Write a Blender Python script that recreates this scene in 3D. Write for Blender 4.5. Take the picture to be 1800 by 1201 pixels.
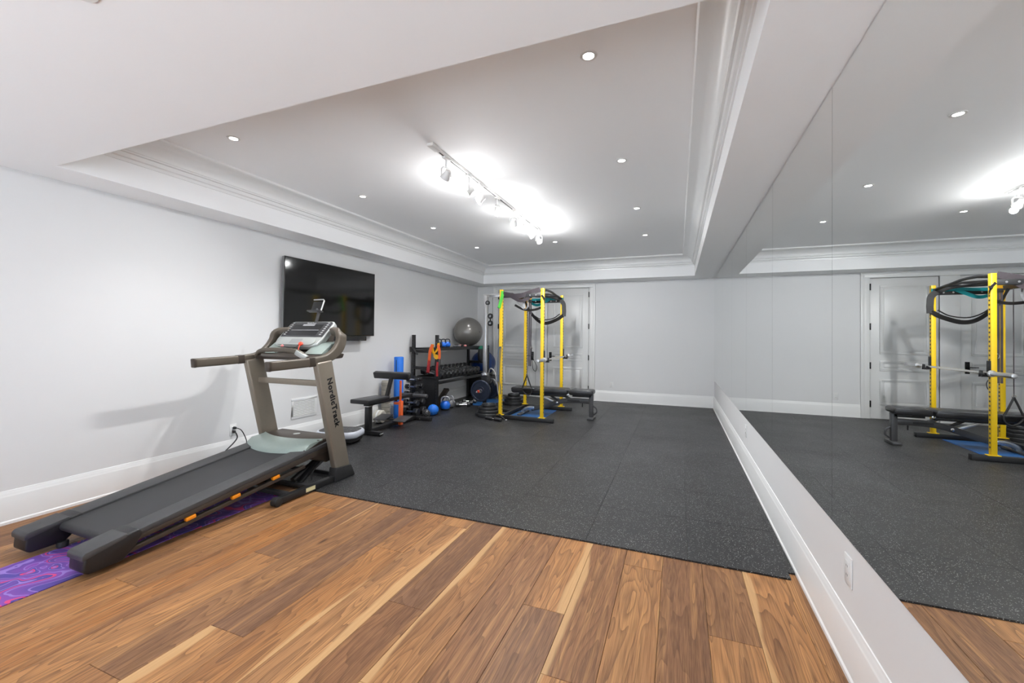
import bpy, bmesh, math, random
from mathutils import Vector, Matrix, Quaternion
random.seed(7)
PI = math.pi
for o in list(bpy.data.objects):
    bpy.data.objects.remove(o, do_unlink=True)
SC = bpy.context.scene
COL = SC.collection

# ------------------------------------------------------------------ camera
F_PX, YAW, ROLL, PITCH, CY = 744.16, 21.377, 0.5545, 0.7027, 581.81
a, r, t = (math.radians(v) for v in (YAW, ROLL, PITCH))
vF = Vector((-math.sin(a)*math.cos(t), math.cos(a)*math.cos(t), math.sin(t)))
vR = Vector((math.cos(a), math.sin(a), 0)); vU = vR.cross(vF)
vR2 = vR*math.cos(r) + vU*math.sin(r); vU2 = vU*math.cos(r) - vR*math.sin(r)
cd = bpy.data.cameras.new('camera'); cam = bpy.data.objects.new('camera', cd); COL.objects.link(cam)
cd.sensor_fit = 'HORIZONTAL'; cd.sensor_width = 36.0; cd.lens = 36.0*F_PX/1800.0
cd.shift_y = (CY-600.5)/1800.0; cd.clip_start = 0.05; cd.clip_end = 200
mw = Matrix((vR2, vU2, -vF)).transposed().to_4x4(); mw.translation = (0, 0, 1.32)
cam.matrix_world = mw
SC.camera = cam

# ------------------------------------------------------------------ world, exposure
W = bpy.data.worlds.new('world'); SC.world = W; W.use_nodes = True
W.node_tree.nodes['Background'].inputs[0].default_value = (0.85, 0.955, 1.08, 1)
W.node_tree.nodes['Background'].inputs[1].default_value = 2.1
vs = SC.view_settings
vs.view_transform = 'Standard'; vs.look = 'None'; vs.gamma = 1.0; vs.use_curve_mapping = False
vs.exposure = 0.2
SUN = 22.0
P_DOWN, P_TRACK, P_TRACK_SPOT = 13.0, 7.0, 28.0
sd = bpy.data.lights.new('sun', 'SUN'); sd.energy = SUN; sd.angle = math.radians(1.0); sd.color = (.87,.96,1.06)
so = bpy.data.objects.new('sun', sd); COL.objects.link(so); so.rotation_euler = (math.radians(-14), math.radians(8), 0)  # added to light the unseen patio, whose bounce brightens the room

# ------------------------------------------------------------------ helpers
def V(*p): return Vector(p)

class M:
    def __init__(s): s.v = []; s.f = []; s.sharp = False
    def add(s, vs_, fs):
        n = len(s.v); s.v += [Vector(p) for p in vs_]; s.f += [tuple(i+n for i in f) for f in fs]; return s
    def box(s, x0, x1, y0, y1, z0, z1):
        return s.add([(x0,y0,z0),(x1,y0,z0),(x1,y1,z0),(x0,y1,z0),(x0,y0,z1),(x1,y0,z1),(x1,y1,z1),(x0,y1,z1)],
                     [(0,3,2,1),(4,5,6,7),(0,1,5,4),(1,2,6,5),(2,3,7,6),(3,0,4,7)])
    def obox(s, c, size, ex=(1,0,0), ey=(0,1,0)):
        ex = Vector(ex).normalized(); ez = ex.cross(Vector(ey)).normalized(); ey = ez.cross(ex)
        c = Vector(c); X, Y, Z = ex*size[0]/2, ey*size[1]/2, ez*size[2]/2
        P = [c+X*i+Y*j+Z*k for k in (-1,1) for i, j in ((-1,-1),(1,-1),(1,1),(-1,1))]
        return s.add(P, [(0,3,2,1),(4,5,6,7),(0,1,5,4),(1,2,6,5),(2,3,7,6),(3,0,4,7)])
    def beam(s, p, q, w, h, up=(0,0,1)):
        p, q = Vector(p), Vector(q); d = q-p; e = d.normalized(); up = Vector(up)
        if abs(e.dot(up)) > .98: up = Vector((0,1,0))
        ey = (up - e*up.dot(e)).normalized().cross(e)
        return s.obox((p+q)/2, (d.length, w, h), e, ey)
    def prism(s, poly, axis, lo, hi):
        n = len(poly)
        def m(p, t):
            return {'x': (t, p[0], p[1]), 'y': (p[0], t, p[1]), 'z': (p[0], p[1], t)}[axis]
        return s.add([m(p, lo) for p in poly]+[m(p, hi) for p in poly],
                     [tuple(range(n))[::-1], tuple(range(n, 2*n))]+[(i, (i+1) % n, n+(i+1) % n, n+i) for i in range(n)])
    def rings(s, R, cap=True, closed=False):
        n = len(R[0]); k = len(R); fs = []
        for i in range(k if closed else k-1):
            j = (i+1) % k
            for m in range(n): fs.append((i*n+m, i*n+(m+1) % n, j*n+(m+1) % n, j*n+m))
        if cap and not closed: fs += [tuple(range(n))[::-1], tuple(range((k-1)*n, k*n))]
        return s.add([p for r_ in R for p in r_], fs)
    def cyl(s, p, q, r, r2=None, n=16):
        p, q = Vector(p), Vector(q); e = (q-p).normalized(); u = e.orthogonal().normalized(); w = e.cross(u)
        r2 = r if r2 is None else r2
        return s.rings([[c+(u*math.cos(2*PI*i/n)+w*math.sin(2*PI*i/n))*rr for i in range(n)] for c, rr in ((p, r), (q, r2))])
    def tube(s, pts, r, n=8, closed=False):
        pts = [Vector(p) for p in pts]; k = len(pts); R = []; u = None
        for i, p in enumerate(pts):
            if closed: d = pts[(i+1) % k]-pts[i-1]
            else: d = pts[min(i+1, k-1)]-pts[max(i-1, 0)]
            d.normalize()
            u = d.orthogonal() if u is None else u - d*u.dot(d)
            u.normalize(); w = d.cross(u); rr = r[i] if isinstance(r, (list, tuple)) else r
            R.append([p+(u*math.cos(2*PI*j/n)+w*math.sin(2*PI*j/n))*rr for j in range(n)])
        return s.rings(R, closed=closed)
    def sweep(s, pts, w, h, side, closed=False):
        """rectangular section swept along pts; `side` = width direction (vector or list)"""
        pts = [Vector(p) for p in pts]; k = len(pts); R = []
        for i, p in enumerate(pts):
            d = (pts[(i+1) % k]-pts[i-1]) if closed else pts[min(i+1, k-1)]-pts[max(i-1, 0)]
            d.normalize(); sd = Vector(side[i] if isinstance(side, list) else side)
            sd = (sd-d*sd.dot(d)).normalized(); nn = d.cross(sd)
            ww = w[i] if isinstance(w, (list, tuple)) else w; hh = h[i] if isinstance(h, (list, tuple)) else h
            R.append([p+sd*ww/2*x+nn*hh/2*y for x, y in ((-1,-1),(1,-1),(1,1),(-1,1))])
        return s.rings(R, closed=closed)
    def lathe(s, prof, c=(0,0,0), axis=(0,0,1), n=24):
        e = Vector(axis).normalized(); u = e.orthogonal().normalized(); w = e.cross(u); c = Vector(c)
        R = [[c+e*z+(u*math.cos(2*PI*i/n)+w*math.sin(2*PI*i/n))*max(rr, 1e-4) for i in range(n)] for rr, z in prof]
        return s.rings(R)
    def sphere(s, c, r, n=32, sq=1.0):
        k = n//2
        return s.lathe([(r*math.sin(PI*i/k), -r*sq*math.cos(PI*i/k)) for i in range(k+1)], c, n=n)
    def mesh(s, name, bevel=0.0, seg=2, angle=35, smooth=True):
        me = bpy.data.meshes.new(name); bm = bmesh.new()
        vv = [bm.verts.new(p) for p in s.v]
        for f in s.f:
            try: bm.faces.new([vv[i] for i in f])
            except ValueError: pass
        bmesh.ops.remove_doubles(bm, verts=bm.verts, dist=1e-5)
        bmesh.ops.recalc_face_normals(bm, faces=bm.faces)
        if bevel:
            ed = [e for e in bm.edges if len(e.link_faces) == 2 and e.calc_face_angle(0) > math.radians(30)]
            bmesh.ops.bevel(bm, geom=ed, offset=bevel, segments=seg, profile=.5, affect='EDGES', clamp_overlap=True)
        bm.to_mesh(me); bm.free()
        if smooth:
            for p in me.polygons: p.use_smooth = True
            me.set_sharp_from_angle(angle=math.radians(angle))
        return me

def tag(o, label=None, cat=None, group=None, kind=None):
    for k, v in (('label', label), ('category', cat), ('group', group), ('kind', kind)):
        if v: o[k] = v
    return o
def link(name, me, mat, parent=None, loc=None):
    o = bpy.data.objects.new(name, me); COL.objects.link(o)
    if mat is not None:
        if not me.materials: me.materials.append(mat)
    if parent is not None: o.parent = parent
    if loc is not None: o.location = loc
    return o
def part(name, m, mat, parent=None, bevel=0.0, org=True, **k):
    """mesh given in world coordinates; moved into the frame of its (unrotated) thing"""
    if org and parent is not None:
        off = Vector(parent.location)
        if parent.parent is not None: off += Vector(parent.parent.location)
        for v in m.v: v -= off
    return link(name, m.mesh(name, bevel, **k), mat, parent)
def thing(name, label, cat, loc=(0,0,0), rotz=0.0, group=None):
    o = bpy.data.objects.new(name, None); COL.objects.link(o); o.location = loc; o.rotation_euler = (0,0,rotz)
    o.empty_display_size = .1
    return tag(o, label, cat, group)
def single(name, m, mat, label, cat, group=None, bevel=0.0, loc=None, **k):
    if loc is not None:
        for v in m.v: v -= Vector(loc)
    return tag(link(name, m.mesh(name, bevel, **k), mat, None, loc), label, cat, group)
def struct(name, m, mat, bevel=0.0, parent=None, **k):
    o = link(name, m.mesh(name, bevel, **k), mat, parent)
    if parent is None: o['kind'] = 'structure'
    return o
def copy_tree(o, parent=None):
    c = o.copy(); COL.objects.link(c); c.parent = parent
    for ch in list(o.children): copy_tree(ch, c)
    return c
def arc(c, r0, a0, a1, n, pl='yz', x=0.0):
    out = []
    for i in range(n+1):
        an = a0+(a1-a0)*i/n; p, q = c[0]+r0*math.cos(an), c[1]+r0*math.sin(an)
        out.append({'yz': (x, p, q), 'xy': (p, q, x), 'xz': (p, x, q)}[pl])
    return out
def smooth_path(P, n=6):
    """Catmull-Rom through points"""
    P = [Vector(p) for p in P]; Q = [P[0]*2-P[1]]+P+[P[-1]*2-P[-2]]; out = []
    for i in range(1, len(Q)-2):
        p0, p1, p2, p3 = Q[i-1:i+3]
        for j in range(n):
            t_ = j/n
            out.append(.5*((2*p1)+(p2-p0)*t_+(2*p0-5*p1+4*p2-p3)*t_*t_+(3*p1-p0-3*p2+p3)*t_**3))
    return out+[P[-1]]
def rrect(w, h, rad, n=5):
    pts = []
    for cx, cy, a0 in ((w/2-rad, h/2-rad, 0), (-w/2+rad, h/2-rad, PI/2), (-w/2+rad, -h/2+rad, PI), (w/2-rad, -h/2+rad, 1.5*PI)):
        pts += [(cx+rad*math.cos(a0+PI/2*i/n), cy+rad*math.sin(a0+PI/2*i/n)) for i in range(n+1)]
    return pts

# ------------------------------------------------------------------ materials
def nmat(name):
    m = bpy.data.materials.new(name); m.use_nodes = True
    nt = m.node_tree; return m, nt, nt.nodes['Principled BSDF']
def N(nt, kind, **kw):
    n = nt.nodes.new(kind)
    for k, v in kw.items():
        if k.startswith('i_'):
            key = k[2:]; key = int(key) if key.isdigit() else key.replace('_', ' ')
            n.inputs[key].default_value = v
        else: setattr(n, k, v)
    return n
def mat(name, col, rough=.5, metal=0.0, var=.06, scale=40, bump=0.0, bscale=200, spec=.5, coat=0.0):
    m, nt, b = nmat(name); L = nt.links
    tc = N(nt, 'ShaderNodeTexCoord'); no = N(nt, 'ShaderNodeTexNoise', i_Scale=scale, i_Detail=3.0)
    L.new(tc.outputs['Object'], no.inputs['Vector'])
    mx = N(nt, 'ShaderNodeMix', data_type='RGBA')
    c = Vector(col); mx.inputs[6].default_value = (*(c*(1-var)), 1); mx.inputs[7].default_value = (*[min(1, x) for x in c*(1+var)], 1)
    L.new(no.outputs['Fac'], mx.inputs[0]); L.new(mx.outputs[2], b.inputs['Base Color'])
    b.inputs['Roughness'].default_value = rough; b.inputs['Metallic'].default_value = metal
    b.inputs['Specular IOR Level'].default_value = spec
    if coat: b.inputs['Coat Weight'].default_value = coat; b.inputs['Coat Roughness'].default_value = .08
    if bump:
        n2 = N(nt, 'ShaderNodeTexNoise', i_Scale=bscale, i_Detail=2.0); L.new(tc.outputs['Object'], n2.inputs['Vector'])
        bp = N(nt, 'ShaderNodeBump', i_Strength=bump, i_Distance=.002); L.new(n2.outputs['Fac'], bp.inputs['Height'])
        L.new(bp.outputs['Normal'], b.inputs['Normal'])
    return m
def glow(name, col, st):
    m, nt, b = nmat(name)
    b.inputs['Base Color'].default_value = (*col, 1); b.inputs['Emission Color'].default_value = (*col, 1)
    b.inputs['Emission Strength'].default_value = st; return m

WALL = mat('wall_paint', (.75,.75,.75), .55, var=.008, scale=3, bump=.05, bscale=400)
CEIL = mat('ceiling_paint', (.94,.94,.94), .7, var=.006, scale=3)
TRIM = mat('trim_paint', (.83,.83,.82), .32, var=.006, scale=5)
DOORP = mat('door_paint', (.80,.80,.79), .35, var=.008, scale=5)
DARK = mat('dark_bronze', (.02,.02,.02), .4, .6)
PLATEW = mat('white_plastic', (.78,.78,.77), .35, var=.01)
SLOT = mat('slot_dark', (.05,.05,.05), .6)
BLACK = mat('black_powdercoat', (.012,.012,.013), .42, bump=.15, bscale=600)
BLACKG = mat('black_gloss', (.01,.01,.011), .2)
RUBB = mat('black_rubber', (.014,.014,.015), .6, bump=.2, bscale=500)
IRON = mat('cast_iron', (.036,.037,.039), .30, .35, bump=.2, bscale=300)
CHROME = mat('chrome', (.75,.75,.76), .18, 1.0, var=.02)
STEEL = mat('brushed_steel', (.62,.62,.63), .32, 1.0, var=.04)
YEL = mat('yellow_powdercoat', (.86,.56,.012), .36, var=.03, bump=.08, bscale=500)
VINYL = mat('black_vinyl', (.016,.016,.018), .3, bump=.12, bscale=250)
GREYF = mat('charcoal_frame', (.07,.07,.073), .4, .4)
ORANGE = mat('orange_paint', (.80,.13,.03), .4)
BLUEF = mat('blue_foam', (.01,.16,.66), .55, bump=.2, bscale=400)
BLUEM = mat('blue_vinyl_mat', (.012,.085,.25), .45)
BLUEB = mat('blue_ball', (.008,.045,.22), .3, coat=.3)
BLUEK = mat('blue_vinyl_coat', (.01,.14,.65), .35)
GREYB = mat('grey_ball', (.20,.19,.175), .28, .35, var=.03, coat=.3)
GREYK = mat('grey_iron', (.20,.20,.21), .4, .4)
TAUPE = mat('treadmill_taupe', (.25,.215,.172), .36, .35, var=.05)
ARMM = mat('treadmill_arm', (.115,.096,.074), .4, .25, var=.05)
TAUPED = mat('treadmill_brown', (.055,.042,.033), .42, .25)
SILV = mat('treadmill_silver', (.42,.44,.42), .35, .35)
SAGE = mat('treadmill_sage', (.30,.36,.33), .3, .1)
BELT = mat('running_belt', (.030,.030,.032), .55, bump=.4, bscale=700)
RAILM = mat('foot_rail', (.05,.05,.052), .5, bump=.5, bscale=500)
LCD = mat('console_display', (.045,.045,.048), .25)
KEYS = mat('console_keys', (.35,.35,.35), .4)
RED = mat('red_plastic', (.75,.06,.02), .4)
PINK = mat('pink_plastic', (.70,.25,.24), .4)
AMBER = mat('amber_plastic', (.85,.27,.01), .35)
STICK = mat('yellow_sticker', (.65,.60,.35), .5, var=.3, scale=300)
BAND_Y = mat('yellow_band', (.88,.45,.01), .5)
BAND_O = mat('orange_band', (.75,.12,.02), .5)
BAND_R = mat('red_band', (.40,.02,.02), .5)
BAND_G = mat('green_band', (.10,.60,.06), .5)
BAND_T = mat('teal_band', (.005,.26,.29), .5)
BAND_K = mat('black_band', (.022,.021,.021), .55)
BAND_P = mat('grey_purple_strap', (.050,.040,.046), .6)
CREAM = mat('cream_plastic', (.55,.52,.45), .45)
TANF = mat('taupe_foam', (.30,.28,.24), .6)
SCREEN, _nt, _b = nmat('tv_screen')
_b.inputs['Base Color'].default_value = (.004,.004,.004,1); _b.inputs['Roughness'].default_value = .09
_b.inputs['Specular IOR Level'].default_value = .5
TVSIDE = mat('tv_casing', (.22,.22,.22), .4, .3)
BEZEL = mat('tv_bezel', (.01,.01,.01), .3)
LENS = glow('lamp_lens', (1.0,.985,.96), 14.0)
TRACKW = mat('white_lamp_metal', (.78,.77,.75), .4, var=.01)
VIBW = mat('pearl_plastic', (.58,.61,.68), .3)
WHITEV = mat('white_print', (.8,.8,.8), .5)
MIRROR, _nt, _b = nmat('mirror_silver')
_b.inputs['Base Color'].default_value = (.90,.915,.905,1); _b.inputs['Metallic'].default_value = 1; _b.inputs['Roughness'].default_value = 0.0
MEDGE = mat('mirror_edge', (.03,.035,.033), .3)
GLASS, _nt, _b = nmat('added_window_glass')
_tr = N(_nt, 'ShaderNodeBsdfTransparent'); _gl = N(_nt, 'ShaderNodeBsdfGlossy', i_Roughness=0.0); _mx = N(_nt, 'ShaderNodeMixShader'); _mx.inputs[0].default_value = .05
_nt.links.new(_tr.outputs[0], _mx.inputs[1]); _nt.links.new(_gl.outputs[0], _mx.inputs[2]); _nt.links.new(_mx.outputs[0], _nt.nodes['Material Output'].inputs[0])

def speckle_mat(name, base, dens, spk, scale, rough, varobj=.35):
    m, nt, b = nmat(name); L = nt.links
    geo = N(nt, 'ShaderNodeNewGeometry')
    vo = N(nt, 'ShaderNodeTexVoronoi', i_Scale=scale, feature='F1'); L.new(geo.outputs['Position'], vo.inputs['Vector'])
    no = N(nt, 'ShaderNodeTexNoise', i_Scale=scale*2.5, i_Detail=2.0); L.new(geo.outputs['Position'], no.inputs['Vector'])
    # a speck is the core of some voronoi cells
    sep = N(nt, 'ShaderNodeSeparateColor'); L.new(vo.outputs['Color'], sep.inputs[0])
    sel = N(nt, 'ShaderNodeMath', operation='LESS_THAN', i_1=dens); L.new(sep.outputs[0], sel.inputs[0])
    dd = N(nt, 'ShaderNodeMath', operation='MULTIPLY_ADD', i_1=.55, i_2=.06); L.new(no.outputs['Fac'], dd.inputs[0])
    near = N(nt, 'ShaderNodeMath', operation='LESS_THAN'); L.new(vo.outputs['Distance'], near.inputs[0]); L.new(dd.outputs[0], near.inputs[1])
    mk = N(nt, 'ShaderNodeMath', operation='MULTIPLY'); L.new(sel.outputs[0], mk.inputs[0]); L.new(near.outputs[0], mk.inputs[1])
    gr = N(nt, 'ShaderNodeMath', operation='MULTIPLY_ADD', i_1=.9, i_2=.25); L.new(sep.outputs[1], gr.inputs[0])
    mk2 = N(nt, 'ShaderNodeMath', operation='MULTIPLY'); L.new(mk.outputs[0], mk2.inputs[0]); L.new(gr.outputs[0], mk2.inputs[1])
    oi = N(nt, 'ShaderNodeObjectInfo')
    v1 = N(nt, 'ShaderNodeMath', operation='MULTIPLY_ADD', i_1=varobj, i_2=1-varobj/2); L.new(oi.outputs['Random'], v1.inputs[0])
    n2 = N(nt, 'ShaderNodeTexNoise', i_Scale=1.6, i_Detail=4.0); L.new(geo.outputs['Position'], n2.inputs['Vector'])
    v2 = N(nt, 'ShaderNodeMath', operation='MULTIPLY_ADD', i_1=.8, i_2=.6); L.new(n2.outputs['Fac'], v2.inputs[0])
    v3 = N(nt, 'ShaderNodeMath', operation='MULTIPLY'); L.new(v1.outputs[0], v3.inputs[0]); L.new(v2.outputs[0], v3.inputs[1])
    sc = N(nt, 'ShaderNodeVectorMath', operation='SCALE'); sc.inputs[0].default_value = base; L.new(v3.outputs[0], sc.inputs['Scale'])
    mx = N(nt, 'ShaderNodeMix', data_type='RGBA'); L.new(mk2.outputs[0], mx.inputs[0]); L.new(sc.outputs[0], mx.inputs[6]); mx.inputs[7].default_value = (*spk, 1)
    L.new(mx.outputs[2], b.inputs['Base Color'])
    rr = N(nt, 'ShaderNodeMath', operation='MULTIPLY_ADD', i_1=.22, i_2=rough-.11); L.new(n2.outputs['Fac'], rr.inputs[0]); L.new(rr.outputs[0], b.inputs['Roughness'])
    n3 = N(nt, 'ShaderNodeTexNoise', i_Scale=350.0, i_Detail=2.0); L.new(geo.outputs['Position'], n3.inputs['Vector'])
    bp = N(nt, 'ShaderNodeBump', i_Strength=.35, i_Distance=.002); L.new(n3.outputs['Fac'], bp.inputs['Height']); L.new(bp.outputs['Normal'], b.inputs['Normal'])
    return m
RUBBER = speckle_mat('speckled_rubber', (.0125,.0125,.013), .30, (.36,.36,.36), 140, .45)
VIBTOP = speckle_mat('vibration_top', (.03,.03,.032), .6, (.45,.45,.45), 120, .5, 0)

def wood_mat():
    m, nt, b = nmat('walnut_planks'); L = nt.links
    tc = N(nt, 'ShaderNodeTexCoord'); oi = N(nt, 'ShaderNodeObjectInfo')
    def math_(op, x, y=None, z=None, clamp=False):
        n = N(nt, 'ShaderNodeMath', operation=op, use_clamp=clamp)
        for i, v in enumerate((x, y, z)):
            if v is None: continue
            if isinstance(v, (int, float)): n.inputs[i].default_value = v
            else: L.new(v, n.inputs[i])
        return n.outputs[0]
    rnd = oi.outputs['Random']
    def rr(k): return math_('FRACT', math_('MULTIPLY', rnd, k))
    off = N(nt, 'ShaderNodeCombineXYZ'); L.new(math_('MULTIPLY', rr(17.3), 40.), off.inputs[0]); L.new(math_('MULTIPLY', rr(31.7), 60.), off.inputs[1]); L.new(math_('MULTIPLY', rr(7.1), 9.), off.inputs[2])
    sep = N(nt, 'ShaderNodeSeparateXYZ'); L.new(tc.outputs['Object'], sep.inputs[0])
    def coords(sx, sy):
        mp = N(nt, 'ShaderNodeVectorMath', operation='MULTIPLY'); mp.inputs[1].default_value = (sx, sy, 1); L.new(tc.outputs['Object'], mp.inputs[0])
        ad = N(nt, 'ShaderNodeVectorMath', operation='ADD'); L.new(mp.outputs[0], ad.inputs[0]); L.new(off.outputs[0], ad.inputs[1]); return ad.outputs[0]
    def noise(v, sc=1.0, det=2.0, dist=0.0):
        n = N(nt, 'ShaderNodeTexNoise', i_Scale=sc, i_Detail=det, i_Distortion=dist); L.new(v, n.inputs['Vector']); return n.outputs['Fac']
    broad = noise(coords(9.0, 1.1), det=1.5, dist=.4)          # figure of the board
    rings = math_('FRACT', math_('MULTIPLY', broad, 14.0))     # growth rings as contour lines of the figure
    ring = math_('POWER', rings, 2.2)
    fine = noise(coords(190., 3.5), det=3.0)
    mid = noise(coords(38., 1.2), det=3.0)
    fib = noise(coords(700., 12.), det=1.0)
    # board tone
    tone = rr(5.3)
    cr = N(nt, 'ShaderNodeValToRGB'); e = cr.color_ramp.elements
    cols = [(0, (.22,.105,.052)), (.16, (.15,.082,.052)), (.34, (.30,.155,.075)), (.52, (.24,.115,.055)), (.70, (.40,.215,.105)), (.86, (.28,.125,.052)), (1, (.35,.18,.085))]
    e[0].position = 0; e[0].color = (*cols[0][1], 1); e[1].position = 1; e[1].color = (*cols[-1][1], 1)
    for p, c in cols[1:-1]: x = e.new(p); x.color = (*c, 1)
    L.new(tone, cr.inputs[0])
    def mixc(f, c1, c2, mode='MIX'):
        n = N(nt, 'ShaderNodeMix', data_type='RGBA', blend_type=mode)
        if isinstance(f, (int, float)): n.inputs[0].default_value = f
        else: L.new(f, n.inputs[0])
        for i, c in ((6, c1), (7, c2)):
            if isinstance(c, tuple): n.inputs[i].default_value = (*c, 1)
            else: L.new(c, n.inputs[i])
        return n.outputs[2]
    base = cr.outputs[0]
    # heartwood / light streak figure
    lightf = N(nt, 'ShaderNodeMapRange', i_From_Min=.50, i_From_Max=.68); L.new(mid, lightf.inputs['Value'])
    c1 = mixc(math_('MULTIPLY', lightf.outputs[0], .55), base, (.42,.23,.105))
    darkf = N(nt, 'ShaderNodeMapRange', i_From_Min=.50, i_From_Max=.30); L.new(broad, darkf.inputs['Value'])
    c2 = mixc(math_('MULTIPLY', darkf.outputs[0], .6), c1, (.10,.052,.034))
    c3 = mixc(math_('MULTIPLY', ring, .68), c2, (.075,.036,.021))
    ff = N(nt, 'ShaderNodeMapRange', i_From_Min=.40, i_From_Max=.75, i_To_Max=.6); L.new(fine, ff.inputs['Value'])
    c4 = mixc(ff.outputs[0], c3, (.060,.028,.016))
    fb = N(nt, 'ShaderNodeMapRange', i_From_Min=.45, i_From_Max=.8, i_To_Max=.30); L.new(fib, fb.inputs['Value'])
    c4 = mixc(fb.outputs[0], c4, (.48,.28,.14))
    # sapwood along one edge of many boards
    side = math_('SUBTRACT', math_('MULTIPLY', math_('GREATER_THAN', rr(3.9), .5), 2.0), 1.0)
    ex = math_('MULTIPLY', sep.outputs[0], side)
    wav = math_('MULTIPLY_ADD', noise(coords(3.0, 1.0), det=3.0), .17, -.085)
    thr = math_('SUBTRACT', .119, math_('MULTIPLY', math_('POWER', rr(11.9), 2.5), .055))
    sp = N(nt, 'ShaderNodeMapRange', i_From_Min=0., i_From_Max=.014, i_To_Max=.8); L.new(math_('SUBTRACT', math_('ADD', ex, wav), thr), sp.inputs['Value'])
    sapc = mixc(math_('MULTIPLY', fine, .5), (.46,.30,.16), (.31,.17,.08))
    c5 = mixc(sp.outputs[0], c4, sapc)
    # knots
    vo = N(nt, 'ShaderNodeTexVoronoi', i_Scale=1.0); L.new(coords(6.0, 1.6), vo.inputs['Vector'])
    kn = N(nt, 'ShaderNodeMapRange', i_From_Min=.10, i_From_Max=.03); L.new(vo.outputs['Distance'], kn.inputs['Value'])
    ks = N(nt, 'ShaderNodeSeparateColor'); L.new(vo.outputs['Color'], ks.inputs[0])
    kf = math_('MULTIPLY', kn.outputs[0], math_('GREATER_THAN', ks.outputs[0], .72))
    c6 = mixc(math_('MULTIPLY', kf, .85), c5, (.035,.016,.010))
    hs = N(nt, 'ShaderNodeHueSaturation', i_Saturation=1.08, i_Value=1.28); L.new(c6, hs.inputs['Color'])
    L.new(hs.outputs[0], b.inputs['Base Color'])
    b.inputs['Specular IOR Level'].default_value = .22
    ro = math_('MULTIPLY_ADD', fine, .14, .38); L.new(ro, b.inputs['Roughness'])
    bp = N(nt, 'ShaderNodeBump', i_Strength=.12, i_Distance=.001); L.new(fine, bp.inputs['Height']); L.new(bp.outputs['Normal'], b.inputs['Normal'])
    return m
WOOD = wood_mat()
SUBF = mat('subfloor', (.03,.02,.015), .8)

def yoga_mat_mat():
    m, nt, b = nmat('patterned_mat'); L = nt.links
    tc = N(nt, 'ShaderNodeTexCoord')
    no = N(nt, 'ShaderNodeTexNoise', i_Scale=4.5, i_Detail=0.5, i_Distortion=1.2); L.new(tc.outputs['Object'], no.inputs['Vector'])
    def lines(k, th):
        mu = N(nt, 'ShaderNodeMath', operation='MULTIPLY', i_1=k); L.new(no.outputs['Fac'], mu.inputs[0])
        fr = N(nt, 'ShaderNodeMath', operation='FRACT'); L.new(mu.outputs[0], fr.inputs[0])
        lt = N(nt, 'ShaderNodeMath', operation='LESS_THAN', i_1=th); L.new(fr.outputs[0], lt.inputs[0]); return lt.outputs[0], fr.outputs[0]
    l1, f1 = lines(9.0, .16); l2, f2 = lines(4.0, .10)
    mx = N(nt, 'ShaderNodeMix', data_type='RGBA'); mx.inputs[6].default_value = (.045,.05,.27,1); mx.inputs[7].default_value = (.21,.055,.34,1); L.new(f2, mx.inputs[0])
    m2 = N(nt, 'ShaderNodeMix', data_type='RGBA'); L.new(l1, m2.inputs[0]); L.new(mx.outputs[2], m2.inputs[6]); m2.inputs[7].default_value = (.26,.16,.50,1)
    m3 = N(nt, 'ShaderNodeMix', data_type='RGBA'); L.new(l2, m3.inputs[0]); L.new(m2.outputs[2], m3.inputs[6]); m3.inputs[7].default_value = (.58,.045,.17,1)
    L.new(m3.outputs[2], b.inputs['Base Color']); b.inputs['Roughness'].default_value = .7
    return m
YOGA = yoga_mat_mat()

# ------------------------------------------------------------------ the room
XL, XR, YB, YF, ZS, ZC = -4.2725, .640, 8.741, -1.8, 2.4412, 2.815
XTL, XTR, YTF, YTB = -3.9146, .2807, 1.5267, 8.2886
ZR = .010                                                   # top of the rubber tiles

floor = struct('floor', M().box(XL-.1, XR+.1, YF-.1, YB+.1, -.12, -.0155), SUBF, smooth=False)
PW = .2095; X0 = .343
joints = {0: 2.09, 1: 2.9, 2: 2.55, 3: 1.605, 4: 1.983, 5: 2.95, 6: 1.31, 7: 1.755, 8: 2.6, 9: 2.17, 10: 1.307, 11: 2.78, 12: 1.835, 13: 2.5, 14: 1.357, -1: 3.0, -2: 1.9}
LEN = 1.9
for c in range(-2, 23):
    x1 = X0-PW*c; x0 = x1-PW
    if x1 > XR-.008: x1 = XR-.008
    if x0 < XL+.008: x0 = XL+.008
    if x1-x0 < .03: continue
    j = joints.get(c, 1.1+(c*.73) % 1.7)
    cuts = sorted({round(YF+.008, 4), 3.1}|{round(j+LEN*k+(.17*math.sin(c*3+k) if k else 0), 4) for k in (-3, -2, -1, 0) if YF+.2 < j+LEN*k < 3.0})
    for y0, y1 in zip(cuts[:-1], cuts[1:]):
        g = .0007; w, l = (x1-x0)/2-g, (y1-y0)/2-g; e = .0012
        m = M().rings([[(sx*(w-q), sy*(l-q), z) for sx, sy in ((-1,-1),(1,-1),(1,1),(-1,1))] for q, z in ((0,-.015),(0,-e),(e,0))])
        o = link('plank', m.mesh('plank', smooth=False), WOOD, floor, ((x0+x1)/2, (y0+y1)/2, 0))

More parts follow.
